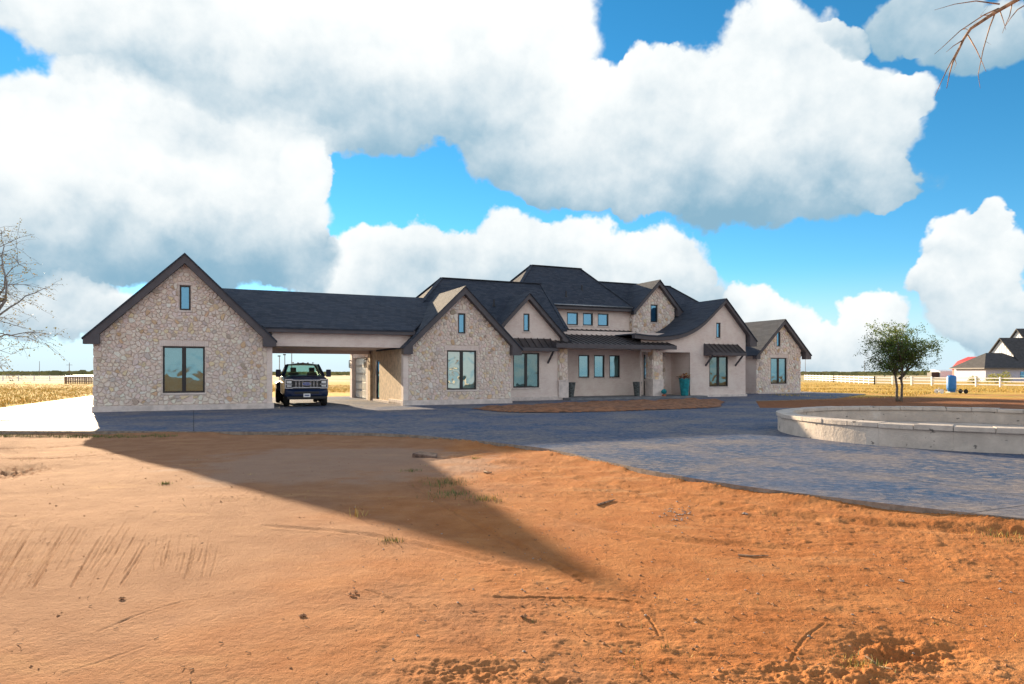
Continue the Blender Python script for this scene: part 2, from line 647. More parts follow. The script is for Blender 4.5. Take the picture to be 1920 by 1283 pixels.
z += near * (0.015 * clod * rough + 0.0045 * fbm(Xg * 9, Yg * 9, 3, 12, .65) * (0.25 + rough))
ripple = fbm(Xg * 1.2 + 3 * Yg * .2, Yg * 7.0, 3, 20)
z += near * 0.006 * ripple * rough
# churned patch low on the right, pit at the left edge
for (px, py, rx, ry, hgt, amp) in ((1690, 1215, .34, .26, -.06, .05), (1560, 1265, .5, .22, .0, .035), (880, 1265, .45, .18, .0, .028), (10, 885, .55, .8, -.10, .07), (1560, 925, .8, .5, .03, .03)):
    cx, cyy = pix(px, py, -.12)
    w = np.exp(-(((Xg - cx) / rx) ** 2 + ((Yg - cyy) / ry) ** 2))
    z += w * (hgt + amp * fbm(Xg * 7, Yg * 7, 4, 31, .6))


def groove(pts, width, depth, tread=0.0):
    global z
    line = smooth_line([pix(*p, -.12) for p in pts], 6)
    D, T = seg_dist(Xg, Yg, line, width * 4)
    m = D < width * 4
    d = D[m] / width
    cut = -depth * np.exp(-d * d) + .45 * depth * np.exp(-((d - 1.9) / .7) ** 2)
    if tread:
        cut *= 1 + tread * np.sin(T[m] * 55)
    cut *= .65 + .6 * (perlin(T[m] * 3.1, d * .3, 4) + .3)
    z[m] += cut


groove([(690, 1110), (760, 1135), (840, 1175), (900, 1210), (975, 1258)], .018, .011, .3)
groove([(930, 1122), (1180, 1126), (1260, 1150), (1400, 1190), (1482, 1216)], .018, .010, .3)
groove([(1205, 1145), (1225, 1168), (1236, 1190)], .010, .010)
groove([(1545, 1165), (1512, 1190), (1488, 1225), (1482, 1242)], .010, .006)
groove([(180, 1184), (270, 1148), (340, 1128), (400, 1118)], .016, .005)
groove([(120, 1260), (200, 1236), (270, 1211)], .014, .004)
groove([(760, 900), (830, 945), (900, 985), (1000, 1035), (1100, 1092)], .04, .018, .3)
groove([(0, 842), (110, 838), (230, 826), (420, 822)], .10, .035, .4)
groove([(0, 862), (120, 860), (330, 838)], .08, .03, .4)
groove([(960, 868), (1130, 905), (1380, 955), (1650, 985), (1920, 1004)], .16, .035)
groove([(800, 905), (1000, 960), (1250, 1010), (1500, 1030)], .10, .02)
groove([(500, 985), (700, 1005), (960, 1060)], .05, .014)
groove([(540, 870), (640, 862), (760, 868), (900, 850)], .12, .03, .3)
rr = random.Random(5)
for k in range(84):                                     # rake strokes in the scraped sand
    x0 = rr.uniform(20, 285) if k < 58 else rr.uniform(290, 412)
    y0 = 1000 + rr.uniform(-22, 25) if k < 58 else 1015 + rr.uniform(-12, 25)
    L = rr.uniform(25, 105) if k < 58 else rr.uniform(15, 62)
    sl = -.62 if k < 58 else -.22
    groove([(x0, y0), (x0 + sl * L * .5, y0 + L * .5), (x0 + sl * L + rr.uniform(-3, 3), y0 + L)], rr.uniform(.005, .009), rr.uniform(.006, .015))
# soil banked against the slab
edge = smooth_line(FRONT_EDGE)
D, T = seg_dist(Xg, Yg, edge, 1.2)
bank = .5 + .5 * fbm(T * .8, D * .5, 3, 6)
z += np.where(D < 1.2, .14 * np.exp(-D / .20) * np.clip(bank, 0, 1.1), 0)
ZG = z
V = np.stack([Xg, Yg, ZG], -1).reshape(-1, 3)
nr, nc = Yg.shape
idx = np.arange(nr * nc).reshape(nr, nc)
F = np.stack([idx[:-1, :-1], idx[:-1, 1:], idx[1:, 1:], idx[1:, :-1]], -1).reshape(-1, 4)
k0 = len(V)
yb = ys[0]
V = np.concatenate([V, [(-9 * yb - 6000, -6000, -.13), (9 * yb + 6000, -6000, -.13), (9 * yb, yb, -.13), (-9 * yb, yb, -.13),
                        (-9 * 9000, 9000, -.49), (9 * 9000, 9000, -.49)]])
F = np.concatenate([F, [(k0, k0 + 1, k0 + 2, k0 + 3), (k0, k0 + 3, k0 + 4, k0), (k0 + 2, k0 + 1, k0 + 5, k0 + 2)][:1]])

t = NT('red_dirt_and_dry_grass')
sx = t.add('ShaderNodeSeparateXYZ')
t.l.new(t.co(), sx.inputs[0])
big, mid, fine = t.noise(0.35, 5, 0.6), t.noise(2.2, 6, 0.62), t.noise(38, 5, 0.7)
red = t.mix(t.ramp(mid, .3, .72), (0.385, 0.138, 0.040), (0.485, 0.205, 0.072))
sand = t.mix(t.ramp(mid, .3, .7), (0.310, 0.150, 0.078), (0.385, 0.200, 0.108))
side = t.math('ADD', t.math('MULTIPLY', sx.outputs[0], -.22), t.math('MULTIPLY', t.math('SUBTRACT', big, .5), 2.2))
c = t.mix(t.ramp(side, -.25, .75), red, sand)
c = t.mix(t.ramp(t.noise(.8, 6, .6, vec=t.mapped((.5, 1.6, 1), (0, 0, R(-20)))), .55, .72, 0, .55), c, (0.52, 0.29, 0.135))
c = t.mix(t.ramp(t.noise(1.7, 6, .65), .60, .75, 0, .45), c, (0.27, 0.125, 0.075))
# crusted grey caliche
cx, cyy = pix(640, 866, -.12)
gx = t.math('MULTIPLY', t.math('SUBTRACT', sx.outputs[0], cx), 1 / 3.6)
gy = t.math('MULTIPLY', t.math('SUBTRACT', sx.outputs[1], cyy), 1 / 3.2)
gr = t.math('ADD', t.math('MULTIPLY', gx, gx), t.math('MULTIPLY', gy, gy))
gr = t.math('ADD', gr, t.math('MULTIPLY', t.math('SUBTRACT', t.noise(.9, 5, .6), .5), 2.2))
c = t.mix(t.ramp(gr, 1.0, .35, 0, .55), c, (0.38, 0.27, 0.21))
c = t.mix(t.ramp(t.noise(5.5, 6, .7), .60, .78, 0, .5), c, (0.30, 0.13, 0.055))
c = t.mix(t.ramp(fine, .50, .75, 0, .55), c, (0.27, 0.12, 0.055))
c = t.mix(t.ramp(t.noise(120, 3, .7), .62, .72, 0, .7), c, (0.14, 0.065, 0.035))
c = t.mix(t.ramp(t.voro(75), .12, .02, 0, .6), c, (0.50, 0.36, 0.26))
# dry pasture beyond the yard
far = t.math('ADD', sx.outputs[1], t.math('MULTIPLY', t.math('SUBTRACT', t.noise(.12, 4, .6), .5), 22.0))
grass = t.mix(t.ramp(t.noise(.5, 6, .65), .3, .7), (0.56, 0.34, 0.06), (0.66, 0.47, 0.14))
grass = t.mix(t.ramp(t.noise(.09, 4, .6), .5, .68, 0, .8), grass, (0.50, 0.24, 0.10))
grass = t.mix(t.ramp(t.noise(.16, 3, .6, vec=t.mapped((1, 2.4, 1))), .56, .7, 0, .7), grass, (0.26, 0.27, 0.06))
leftside = t.ramp(sx.outputs[0], -16, -22)
c = t.mix(t.math('MAXIMUM', t.ramp(far, 44, 50), t.math('MULTIPLY', leftside, t.ramp(far, 24, 28))), c, grass)
pale = t.mix(t.ramp(t.noise(.03, 4, .6), .35, .65), (0.56, 0.47, 0.37), (0.40, 0.34, 0.14))
c = t.mix(t.ramp(sx.outputs[1], 120, 170), c, pale)
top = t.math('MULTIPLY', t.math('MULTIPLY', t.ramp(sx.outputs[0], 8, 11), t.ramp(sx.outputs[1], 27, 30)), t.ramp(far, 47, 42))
c = t.mix(t.math('MULTIPLY', top, .85), c, t.mix(t.ramp(mid, .3, .7), (0.19, 0.075, 0.036), (0.27, 0.115, 0.055)))     # house shade painted into the soil colour behind the fountain
h = t.math('ADD', t.math('MULTIPLY', t.noise(24, 6, .72), 1.0), t.math('MULTIPLY', t.ramp(t.voro(46), .0, .35), .35))
t.bump(h, .9, .022)
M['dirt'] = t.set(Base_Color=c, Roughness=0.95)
t.b.inputs['Specular IOR Level'].default_value = 0.15
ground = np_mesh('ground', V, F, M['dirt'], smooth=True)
tag(ground, kind='structure')


def ground_z(x, y):
    """height of the built ground sheet under a point"""
    if y < ys[0]:
        return -.13
    i = int(np.clip(np.searchsorted(ys, y) - 1, 0, nr - 2))
    j = int(np.clip(np.searchsorted(us, x / y) - 1, 0, nc - 2))
    fy = (y - ys[i]) / (ys[i + 1] - ys[i])
    fx = (x / y - us[j]) / (us[j + 1] - us[j])
    return float((ZG[i, j] * (1 - fx) + ZG[i, j + 1] * fx) * (1 - fy) + (ZG[i + 1, j] * (1 - fx) + ZG[i + 1, j + 1] * fx) * fy)


# ---------------------------------------------------------------- stamped concrete drive
t = NT('stamped_concrete')
st = t.mapped((1.0, 1.5, 1), (0, 0, R(-14)))
b2, c3 = t.noise(.30, 6, .70), t.noise(11, 7, .75)
a = t.noise(4.5, 10, .78, vec=st)
c = t.mix(t.ramp(t.noise(.55, 7, .68), .36, .66), (0.036, 0.082, 0.170), (0.190, 0.178, 0.190))
c = t.mix(t.ramp(a, .45, .63, 0, .8), c, (0.34, 0.285, 0.255))
c = t.mix(t.ramp(b2, .42, .66, 0, .45), c, (0.034, 0.092, 0.215))
c = t.mix(t.ramp(c3, .53, .68, 0, .7), c, (0.022, 0.030, 0.052))
c = t.mix(t.ramp(t.noise(2.1, 8, .75, vec=st), .60, .72, 0, .55), c, (0.30, 0.245, 0.205))
bk = t.add('ShaderNodeTexBrick')                       # saw-cut joints
t.l.new(t.mapped((1, 1, 1), (0, 0, -PHI)), bk.inputs['Vector'])
for kk, vv in (('Scale', 1.0), ('Brick Width', 5.2), ('Row Height', 5.2), ('Mortar Size', .012), ('Mortar Smooth', .2)):
    bk.inputs[kk].default_value = vv
bk.offset = 0.0
c = t.mix(t.math('MULTIPLY', bk.outputs['Fac'], .85), c, (0.03, 0.03, 0.035))
crk = t.ramp(t.voro(1.15, 'DISTANCE_TO_EDGE', vec=t.mapped((1, 1.5, 1))), .0, .03)
h = t.math('ADD', t.math('MULTIPLY', a, 1.0), t.math('MULTIPLY', t.noise(16, 6, .7, vec=st), .55))
h = t.math('ADD', h, t.math('MULTIPLY', crk, .10))
t.bump(t.math('SUBTRACT', h, t.math('MULTIPLY', bk.outputs['Fac'], .5)), .55, .03)
M['drive'] = t.set(Base_Color=c, Roughness=t.ramp(c3, .3, .7, .52, .8))
t.b.inputs['Specular IOR Level'].default_value = 0.07
poly = edge + [(42, 10), (38, 22), (30, 28.5), (22, 31.6), (16, 32.5), (11.83, 32.56), hw(30.3, 30.7), hw(37.5, 31.2), hw(47.5, 36.6), hw(47.5, 47.5), hw(3, 48.5), (-33, 57.5),
               (-30.2, 49.2), (-24.4, 32.6), (-60, 33.5)]
from mathutils.geometry import delaunay_2d_cdt
dv, _, dfc, *_ = delaunay_2d_cdt([Vector(p) for p in poly], [], [list(range(len(poly)))], 1, 1e-5)
mb = MB()
for f_ in dfc:
    q = [dv[i] for i in f_]
    mb.poly([(p.x, p.y, 0.0) for p in q])
nt_ = len(mb.f)
for p, q in zip(poly, poly[1:] + poly[:1]):
    mb.quad((*p, 0.0), (*q, 0.0), (*q, -.24), (*p, -.24))
me = bpy.data.meshes.new('driveway')
me.from_pydata(mb.v, [], mb.f)
me.materials.append(M['drive'])
me.materials.append(simple('slab_edge_concrete', (0.24, 0.20, 0.17), .9, var=.15, scale=8, bump=.6))
for p in me.polygons:
    if p.index >= nt_:
        p.material_index = 1
drive = bpy.data.objects.new('driveway', me)
COL.objects.link(drive)
tag(drive, kind='structure')


def inside(poly, X, Y):
    res = np.zeros(X.shape, bool)
    for (ax, ay), (bx, by) in zip(poly, poly[1:] + poly[:1]):
        if ay == by:
            continue
        cond = ((ay > Y) != (by > Y)) & (X < (bx - ax) * (Y - ay) / (by - ay) + ax)
        res ^= cond
    return res


M['bed_soil'] = simple('planting_soil', (0.24, 0.105, 0.050), .95, var=.2, scale=4, bump=.9, bscale=14)


def soil_bed(pts, cell, hmax):
    line = [pix(*p) for p in pts]
    line = smooth_line(line + line[:1], 5)[:-1]
    xs = np.arange(min(p[0] for p in line), max(p[0] for p in line), cell)
    yy = np.arange(min(p[1] for p in line), max(p[1] for p in line), cell)
    GX, GY = np.meshgrid(xs, yy)
    D, _ = seg_dist(GX, GY, line + line[:1], 2.0)
    ins = inside(line, GX, GY)
    H = .006 + np.where(ins, hmax * np.clip(D / .5, 0, 1) + np.clip(D, 0, .4) * .14 * fbm(GX * 1.6, GY * 1.6, 4, 3, .6) + np.clip(D, 0, .6) * .14 * fbm(GX * .6, GY * .6, 2, 8), 0)
    H = np.maximum(H, .006)
    Vv = np.stack([GX, GY, H], -1).reshape(-1, 3)
    id_ = np.arange(GX.size).reshape(GX.shape)
    ok = ins[:-1, :-1] & ins[1:, :-1] & ins[:-1, 1:] & ins[1:, 1:]
    Ff = np.stack([id_[:-1, :-1], id_[:-1, 1:], id_[1:, 1:], id_[1:, :-1]], -1)[ok]
    o = np_mesh('planting_bed', Vv, Ff, M['bed_soil'], smooth=True)
    return tag(o, kind='structure')


soil_bed([(880, 767), (960, 774), (1100, 773.5), (1240, 769), (1345, 764.5), (1354, 759), (1350, 752.5), (1200, 753.5), (1078, 757), (985, 762)], .12, .11)

# ---------------------------------------------------------------- unfinished fountain basin
fx, fy_, fr = 12.44, 18.76, 4.79
fountain = empty('fountain_basin', (fx, fy_, 0), 0, 'low round empty fountain basin of pale stone with coping', 'fountain')
t = NT('pitted_limestone')
n_, n2_ = t.noise(2.2, 6, .65), t.noise(13, 5, .7)
c = t.mix(t.ramp(n_, .35, .68), (0.47, 0.415, 0.375), (0.60, 0.53, 0.475))
c = t.mix(t.ramp(t.noise(4.2, 5, .6, vec=t.mapped((1, 1, 1.6))), .64, .68, 0, .9), c, (0.13, 0.12, 0.115))
c = t.mix(t.ramp(t.noise(1.1, 5, .7), .60, .72, 0, .6), c, (0.66, 0.62, 0.59))
t.bump(n2_, .6, .03)
M['limestone'] = t.set(Base_Color=c, Roughness=.85)
NS = 40
for k in range(20):                                    # wall blocks
    mb = MB()
    a0, a1 = 2 * math.pi * k / 20 + .0003, 2 * math.pi * (k + 1) / 20 - .0003
    ring = [(a0 + (a1 - a0) * j / 5) for j in range(6)]
    for q0, q1 in zip(ring, ring[1:]):
        P_ = [(r_ * math.cos(q), r_ * math.sin(q)) for q in (q0, q1) for r_ in (fr - .36, fr)]
        mb.quad((*P_[1], -.15), (*P_[3], -.15), (*P_[3], .42), (*P_[1], .42))
        mb.quad((*P_[0], -.15), (*P_[2], -.15), (*P_[2], .42), (*P_[0], .42))
    for q in (a0, a1):
        mb.quad(((fr - .36) * math.cos(q), (fr - .36) * math.sin(q), -.15), (fr * math.cos(q), fr * math.sin(q), -.15),
                (fr * math.cos(q), fr * math.sin(q), .42), ((fr - .36) * math.cos(q), (fr - .36) * math.sin(q), .42))
    mb.build('wall_block', M['limestone'], fountain)
r = random.Random(4)
for k in range(NS):
    a0, a1 = 2 * math.pi * k / NS + .0010, 2 * math.pi * (k + 1) / NS - .0010
    dz, dr = r.uniform(-.006, .008), r.uniform(-.012, .012)
    mb = MB()
    ri, ro = fr - .42 + dr, fr + .05 + dr
    ring = [a0 + (a1 - a0) * j / 4 for j in range(5)]
    pts = [(ro * math.cos(q), ro * math.sin(q), .424 + dz) for q in ring] + [(ri * math.cos(q), ri * math.sin(q), .424 + dz) for q in ring[::-1]]
    mb.prism(pts, (0, 0, .115 + r.uniform(-.008, .008)))
    mb.build('coping_stone', M['limestone'], fountain, bevel=.014)
MB().lathe([(0, .06), (fr - .37, .06)], 48).build('basin_floor', simple('basin_floor_mortar', (.50, .42, .36), .9, var=.15, scale=1.5, bump=.5), fountain)

# ================================================================ THE HOUSE (local axes: s along the front, t into the depth, z up)
house = empty('house', (0, 0, 0), PHI, 'long pale stone and brick house with dark shingled gables and drive-through breezeway', 'house')


def top_at(path, s):
    for (a, za), (b, zb) in zip(path, path[1:]):
        if a - 1e-6 <= s <= b + 1e-6:
            return za + (zb - za) * (s - a) / max(b - a, 1e-6)
    return path[0][1] if s < path[0][0] else path[-1][1]


def wall_sheet(mb, path, z0, t, openings=(), depth=0.16):
    xs = sorted({p[0] for p in path} | {x for o in openings for x in o[:2] if path[0][0] < x < path[-1][0]})
    for a, b in zip(xs, xs[1:]):
        za, zb, m = top_at(path, a), top_at(path, b), (a + b) / 2
        lo = (z0, z0)
        for o in sorted([o for o in openings if o[0] <= m <= o[1]], key=lambda o: o[2]):
            if o[2] > lo[0] + 1e-6:
                mb.quad((a, t, lo[0]), (b, t, lo[1]), (b, t, o[2]), (a, t, o[2]))
            lo = (o[3], o[3])
        mb.quad((a, t, lo[0]), (b, t, lo[1]), (b, t, zb), (a, t, za))
    for (a, b, z0_, z1) in openings:
        d = t + depth
        mb.quad((a, t, z0_), (b, t, z0_), (b, d, z0_), (a, d, z0_))
        mb.quad((a, t, z1), (b, t, z1), (b, d, z1), (a, d, z1))
        mb.quad((a, t, z0_), (a, t, z1), (a, d, z1), (a, d, z0_))
        mb.quad((b, t, z0_), (b, t, z1), (b, d, z1), (b, d, z0_))
    return mb


def clip(poly, nx, nz, d):
    """keep nx*x + nz*z <= d"""
    out = []
    for i in range(len(poly)):
        p, q = poly[i], poly[(i + 1) % len(poly)]
        dp, dq = nx * p[0] + nz * p[1] - d, nx * q[0] + nz * q[1] - d
        if dp <= 0:
            out.append(p)
        if (dp < 0 < dq) or (dq < 0 < dp):
            f = dp / (dp - dq)
            out.append((p[0] + (q[0] - p[0]) * f, p[1] + (q[1] - p[1]) * f))
    return out


STONE_TONES = [((0.84, 0.73, 0.65), 30), ((0.81, 0.70, 0.65), 24), ((0.86, 0.79, 0.72), 18), ((0.82, 0.67, 0.59), 14), ((0.77, 0.68, 0.66), 12),
               ((0.80, 0.66, 0.46), 6), ((0.70, 0.50, 0.34), 3.5), ((0.50, 0.42, 0.35), 2), ((0.62, 0.55, 0.52), 4)]


def stone_cells(path, z0, openings, step, seed):
    r = random.Random(seed)
    s0, s1 = path[0][0], path[-1][0]
    zt = max(p[1] for p in path)
    seeds = []
    rows = int((zt - z0) / (step * 0.82)) + 2
    cols = int((s1 - s0) / (step * 1.12)) + 2
    for j in range(rows):
        for i in range(cols):
            if r.random() < 0.24:
                continue
            x = s0 + (i + 0.5 * (j % 2)) * step * 1.12 + r.uniform(-.46, .46) * step
            z = z0 + (j + 0.4) * step * 0.82 + r.uniform(-.36, .36) * step
            if not (s0 < x < s1 and z0 < z < top_at(path, x)):
                continue
            if any(o[0] < x < o[1] and o[2] < z < o[3] for o in openings):
                continue
            seeds.append((x, z))
    grid = {}
    cs = step * 2
    for k, (x, z) in enumerate(seeds):
        grid.setdefault((int(x // cs), int(z // cs)), []).append(k)
    cells = []
    for k, (x, z) in enumerate(seeds):
        poly = [(max(s0, x - cs), max(z0, z - cs)), (min(s1, x + cs), max(z0, z - cs)), (min(s1, x + cs), z + cs), (max(s0, x - cs), z + cs)]
        gap = r.uniform(0.008, 0.016)
        gx, gz = int(x // cs), int(z // cs)
        for a in (-1, 0, 1):
            for b in (-1, 0, 1):
                for m in grid.get((gx + a, gz + b), ()):
                    if m == k or not poly:
                        continue
                    qx, qz = seeds[m]
                    dx, dz = qx - x, qz - z
                    L = math.hypot(dx, dz)
                    if L < 1e-4:
                        continue
                    dx, dz = dx / L, dz / L
                    poly = clip(poly, dx, dz, dx * x + dz * z + L / 2 - gap)
        for (a, za), (b, zb) in zip(path, path[1:]):
            L = math.hypot(b - a, zb - za)
            nx, nz = -(zb - za) / L, (b - a) / L
            poly = clip(poly, nx, nz, nx * a + nz * za) if poly else poly
        for o in openings:
            dist = [(o[0] - x, (1, 0, o[0] - .01)), (x - o[1], (-1, 0, -o[1] - .01)), (o[2] - z, (0, 1, o[2] - .01)), (z - o[3], (0, -1, -o[3] - .01))]
            if poly and max(p[0] for p in poly) > o[0] and min(p[0] for p in poly) < o[1] and max(p[1] for p in poly) > o[2] and min(p[1] for p in poly) < o[3]:
                poly = clip(poly, *max(dist)[1])
        if len(poly) < 3:
            continue
        area = abs(sum(p[0] * q[1] - q[0] * p[1] for p, q in zip(poly, poly[1:] + poly[:1]))) / 2
        if area < 0.006:
            continue
        rp = []                                    # knock the corners off
        for i in range(len(poly)):
            p, q = poly[i], poly[(i + 1) % len(poly)]
            f = r.uniform(.16, .3)
            rp += [(p[0] + (q[0] - p[0]) * f, p[1] + (q[1] - p[1]) * f), (q[0] + (p[0] - q[0]) * f, q[1] + (p[1] - q[1]) * f)]
        cells.append((area, rp, r.random()))
    return cells


def add_stone(mb, rp, to3, tone, r):
    n = len(rp)
    cx, cz = sum(p[0] for p in rp) / n, sum(p[1] for p in rp) / n
    h, k = r.uniform(.028, .055), r.uniform(.80, .9)
    tx, tz = r.uniform(-.06, .06), r.uniform(-.06, .06)
    base = len(mb.v)
    for p in rp:
        mb.v.append(to3(p[0], p[1], -0.006))
    for p in rp:
        x, z = cx + (p[0] - cx) * k, cz + (p[1] - cz) * k
        mb.v.append(to3(x, z, h + tx * (x - cx) + tz * (z - cz)))
    for i in range(n):
        j = (i + 1) % n
        mb.f.append((base + i, base + j, base + n + j, base + n + i))
        mb.c.append(tone)
    mb.f.append(tuple(range(base + n, base + 2 * n)))
    mb.c.append(tone)


def pick_tone(r):
    x = r.uniform(0, sum(w for _, w in STONE_TONES))
    for c, w in STONE_TONES:
        x -= w
        if x <= 0:
            break
    g = r.uniform(.88, 1.1)
    return tuple(min(.85, v * g * r.uniform(.97, 1.03)) for v in c)


def stone_face(path, z0, openings, step, seed, to3, parent, singles=0):
    """stones over a wall face; the largest ones as pieces of their own, the rest as one piece"""
    r = random.Random(seed + 1)
    cells = sorted(stone_cells(path, z0, openings, step, seed), key=lambda c: -c[0])
    for c in cells[:singles]:
        mb = MB()
        add_stone(mb, c[1], to3, pick_tone(r), r)
        mb.build('stone', M['stone'], parent, recalc=False)
    rest = MB()
    for c in cells[singles:]:
        add_stone(rest, c[1], to3, pick_tone(r), r)
    if rest.f:
        tag(rest.build('rubble_stones', M['stone'], parent, recalc=False), kind='stuff')


def front(t):
    return lambda a, z, d: (a, t - d, z)


def side_left(s):
    return lambda a, z, d: (s - d, a, z)


def rake(name, path, t0, t1, drop, parent, returns=()):
    mb = MB()
    for (a, za), (b, zb) in zip(path, path[1:]):
        q = [(a, za), (b, zb), (b, zb - drop), (a, za - drop)]
        lows = [o[2] for o in returns if o[0] - .01 <= a <= o[1] + .01 or o[0] - .01 <= b <= o[1] + .01]
        if lows:
            q = clip(q, 0, -1, -lows[0])
        mb.prism([(s, t0, zz) for s, zz in q], (0, t1 - t0, 0))
    for (a, b, z0, z1) in returns:
        q = [(a, z0), (b, z0), (b, top_at(path, b) - .03), (a, top_at(path, a) - .03)]
        mb.prism([(s, t0 - .004, zz) for s, zz in q], (0, t1 + .054 - t0, 0))
    return mb.build(name, M['trim'], parent)


def roof_sweep(name, path, t0, t1, parent, th=0.07, up=0.05, mat='shingle'):
    mb = MB()
    for (a, za), (b, zb) in zip(path, path[1:]):
        mb.prism([(a, t0, za + up), (b, t0, zb + up), (b, t0, zb + up - th), (a, t0, za + up - th)], (0, t1 - t0, 0))
    return mb.build(name, M[mat], parent)


def hip_roof(name, s0, s1, t0, t1, ze, sa, sb, tr, zr, parent, under=0.12):
    A, B, C, D = (s0, t0, ze), (s1, t0, ze), (s1, t1, ze), (s0, t1, ze)
    E, F = (sa, tr, zr), (sb, tr, zr)
    mb = MB()
    mb.quad(A, B, F, E)
    mb.quad(C, D, E, F)
    mb.poly((D, A, E))
    mb.poly((B, C, F))
    lo = [(p[0], p[1], p[2] - under) for p in (A, B, C, D)]
    for i in range(4):
        j = (i + 1) % 4
        mb.quad((A, B, C, D)[i], (A, B, C, D)[j], lo[j], lo[i])
    mb.poly(lo[::-1])
    o = mb.build(name, M['shingle'], parent)
    cap = MB()                                     # ridge and hip caps
    for p, q in ((E, F), (A, E), (D, E), (B, F), (C, F)):
        cap.bar((p[0], p[1], p[2] + .02), (q[0], q[1], q[2] + .02), .22, .05)
    cap.build('ridge_cap', M['shingle'], o)
    return o


def window(s0, s1, z0, z1, t, sashes=2, lintel=0.0, sill=True, glass_mat='glass', behind='blind', stile=0.075, mull=0.17, back=0.10, parent=None, ext=0.13):
    mb = MB()
    f0, f1 = t + 0.035, t + 0.125
    mb.box(s0, s0 + stile, f0, f1, z0, z1)
    mb.box(s1 - stile, s1, f0, f1, z0, z1)
    mb.box(s0 + stile, s1 - stile, f0, f1, z0, z0 + stile)
    mb.box(s0 + stile, s1 - stile, f0, f1, z1 - stile, z1)
    inner = (s1 - s0 - 2 * stile - (sashes - 1) * mull) / sashes
    spans = []
    x = s0 + stile
    for k in range(sashes):
        spans.append((x, x + inner))
        x += inner
        if k < sashes - 1:
            mb.box(x, x + mull, f0 + .01, f1, z0 + stile, z1 - stile)
            x += mull
    w = mb.build('window', M['black'], parent or house)
    for (a, b) in spans:
        # a hair of tilt, as sashes are never quite parallel
        k = rnd.uniform(-.006, .006)
        p = MB()
        p.quad((a, f0 + .05 + k, z0 + stile), (b, f0 + .05 - k, z0 + stile), (b, f0 + .05 - k, z1 - stile), (a, f0 + .05 + k, z1 - stile))
        p.build('pane', M[glass_mat], w)
    if behind:
        bb = MB()
        tb = f1 + back
        if behind == 'blind':
            z = z0 + stile + .02
            while z < z1 - .05:
                bb.quad((s0 + .03, tb + .028, z), (s1 - .03, tb + .028, z), (s1 - .03, tb, z + .052), (s0 + .03, tb, z + .052))
                z += .056
            bb.build('blind', M['blind'], w, recalc=False)
        else:
            bb.quad((s0, tb, z0), (s1, tb, z0), (s1, tb, z1), (s0, tb, z1))
            bb.build('window_shade', M['shade_cloth'], w)
    dk = MB()
    dk.quad((s0 - .05, f1 + back + .09, z0 - .05), (s1 + .05, f1 + back + .09, z0 - .05), (s1 + .05, f1 + back + .09, z1 + .05), (s0 - .05, f1 + back + .09, z1 + .05))
    dk.build('backing', M['dark'], w)
    if lintel:
        lb = MB()
        x = s0 - ext
        while x < s1 + ext - .03:
            lb.box(x, min(x + .068, s1 + ext), t - .032 - rnd.uniform(0, .006), t + .02, z1 + .012, z1 + .012 + lintel)
            x += .076
        lb.build('lintel', M['brick'], w)
    if sill:
        MB().box(s0 - .05, s1 + .05, t - .05, t + .034, z0 - .085, z0 - .006).build('sill', M['plinth'], w, bevel=.008)
    return w


LW, LH = 0.24, 0.0
# ---------------------------------------------------------------- gable at the far left (largest stones)
w1 = [(-1.24, .46, .78, 2.86), (-.57, -.12, 4.48, 5.60)]
path1 = [(-4.22, 3.15), (-.36, 6.95), (3.5, 3.15)]
wp1 = [(-3.86, 3.2), (-.36, 6.62), (3.36, 2.98)]
g1w = wall_sheet(MB(), [(-3.86, 3.1), (-.36, 6.6), (3.36, 3.0)], 0.0, 33.94, w1)
g1w.quad((-3.86, 33.94, 0), (-3.86, 45, 0), (-3.86, 45, 3.2), (-3.86, 33.94, 3.2))
g1w.quad((3.36, 33.94, 0), (3.36, 45, 0), (3.36, 45, 3.1), (3.36, 33.94, 3.1))
g1w.poly([(-3.86, 45, 0), (3.36, 45, 0), (3.36, 45, 3.2), (-.36, 45, 6.6), (-3.86, 45, 3.2)])
g1w = g1w.build('gable_wall', M['mortar'], house, recalc=False)
op1 = [(-1.40, .62, 2.86, 3.13), (-1.28, .50, .69, 2.87), (-.61, -.08, 4.40, 5.62), (-.67, -.02, 5.6, 5.74)]
stone_face([(-3.86, 3.1), (-.36, 6.6), (3.12, 3.2)], 0.26, op1, 0.162, 11, front(33.94), g1w, singles=300)
stone_face([(34.0, 3.05), (45, 3.05)], 0.26, [], 0.30, 12, side_left(-3.86), g1w)
MB().box(3.12, 3.362, 33.93, 34.3, .02, 2.97).build('brick_jamb', M['brick'], house)
MB().box(-3.93, 3.43, 33.86, 45.05, -.3, .245).build('plinth', M['plinth'], house, bevel=.012)
window(*w1[0], 33.94, 2, LW)
window(*w1[1], 33.94, 1, .12, glass_mat='glass_high', ext=.05)
rake('rake_board', path1, 33.56, 33.95, .40, house, [(-4.222, -3.62, 2.90, 3.40), (2.92, 3.502, 2.90, 3.40)])
roof_sweep('gable_roof', [(-4.26, 3.11), (-.36, 6.95), (3.54, 3.11)], 33.5, 45.4, house)

M['plastic0'] = simple('vent_lead', (.03, .03, .035), .6)
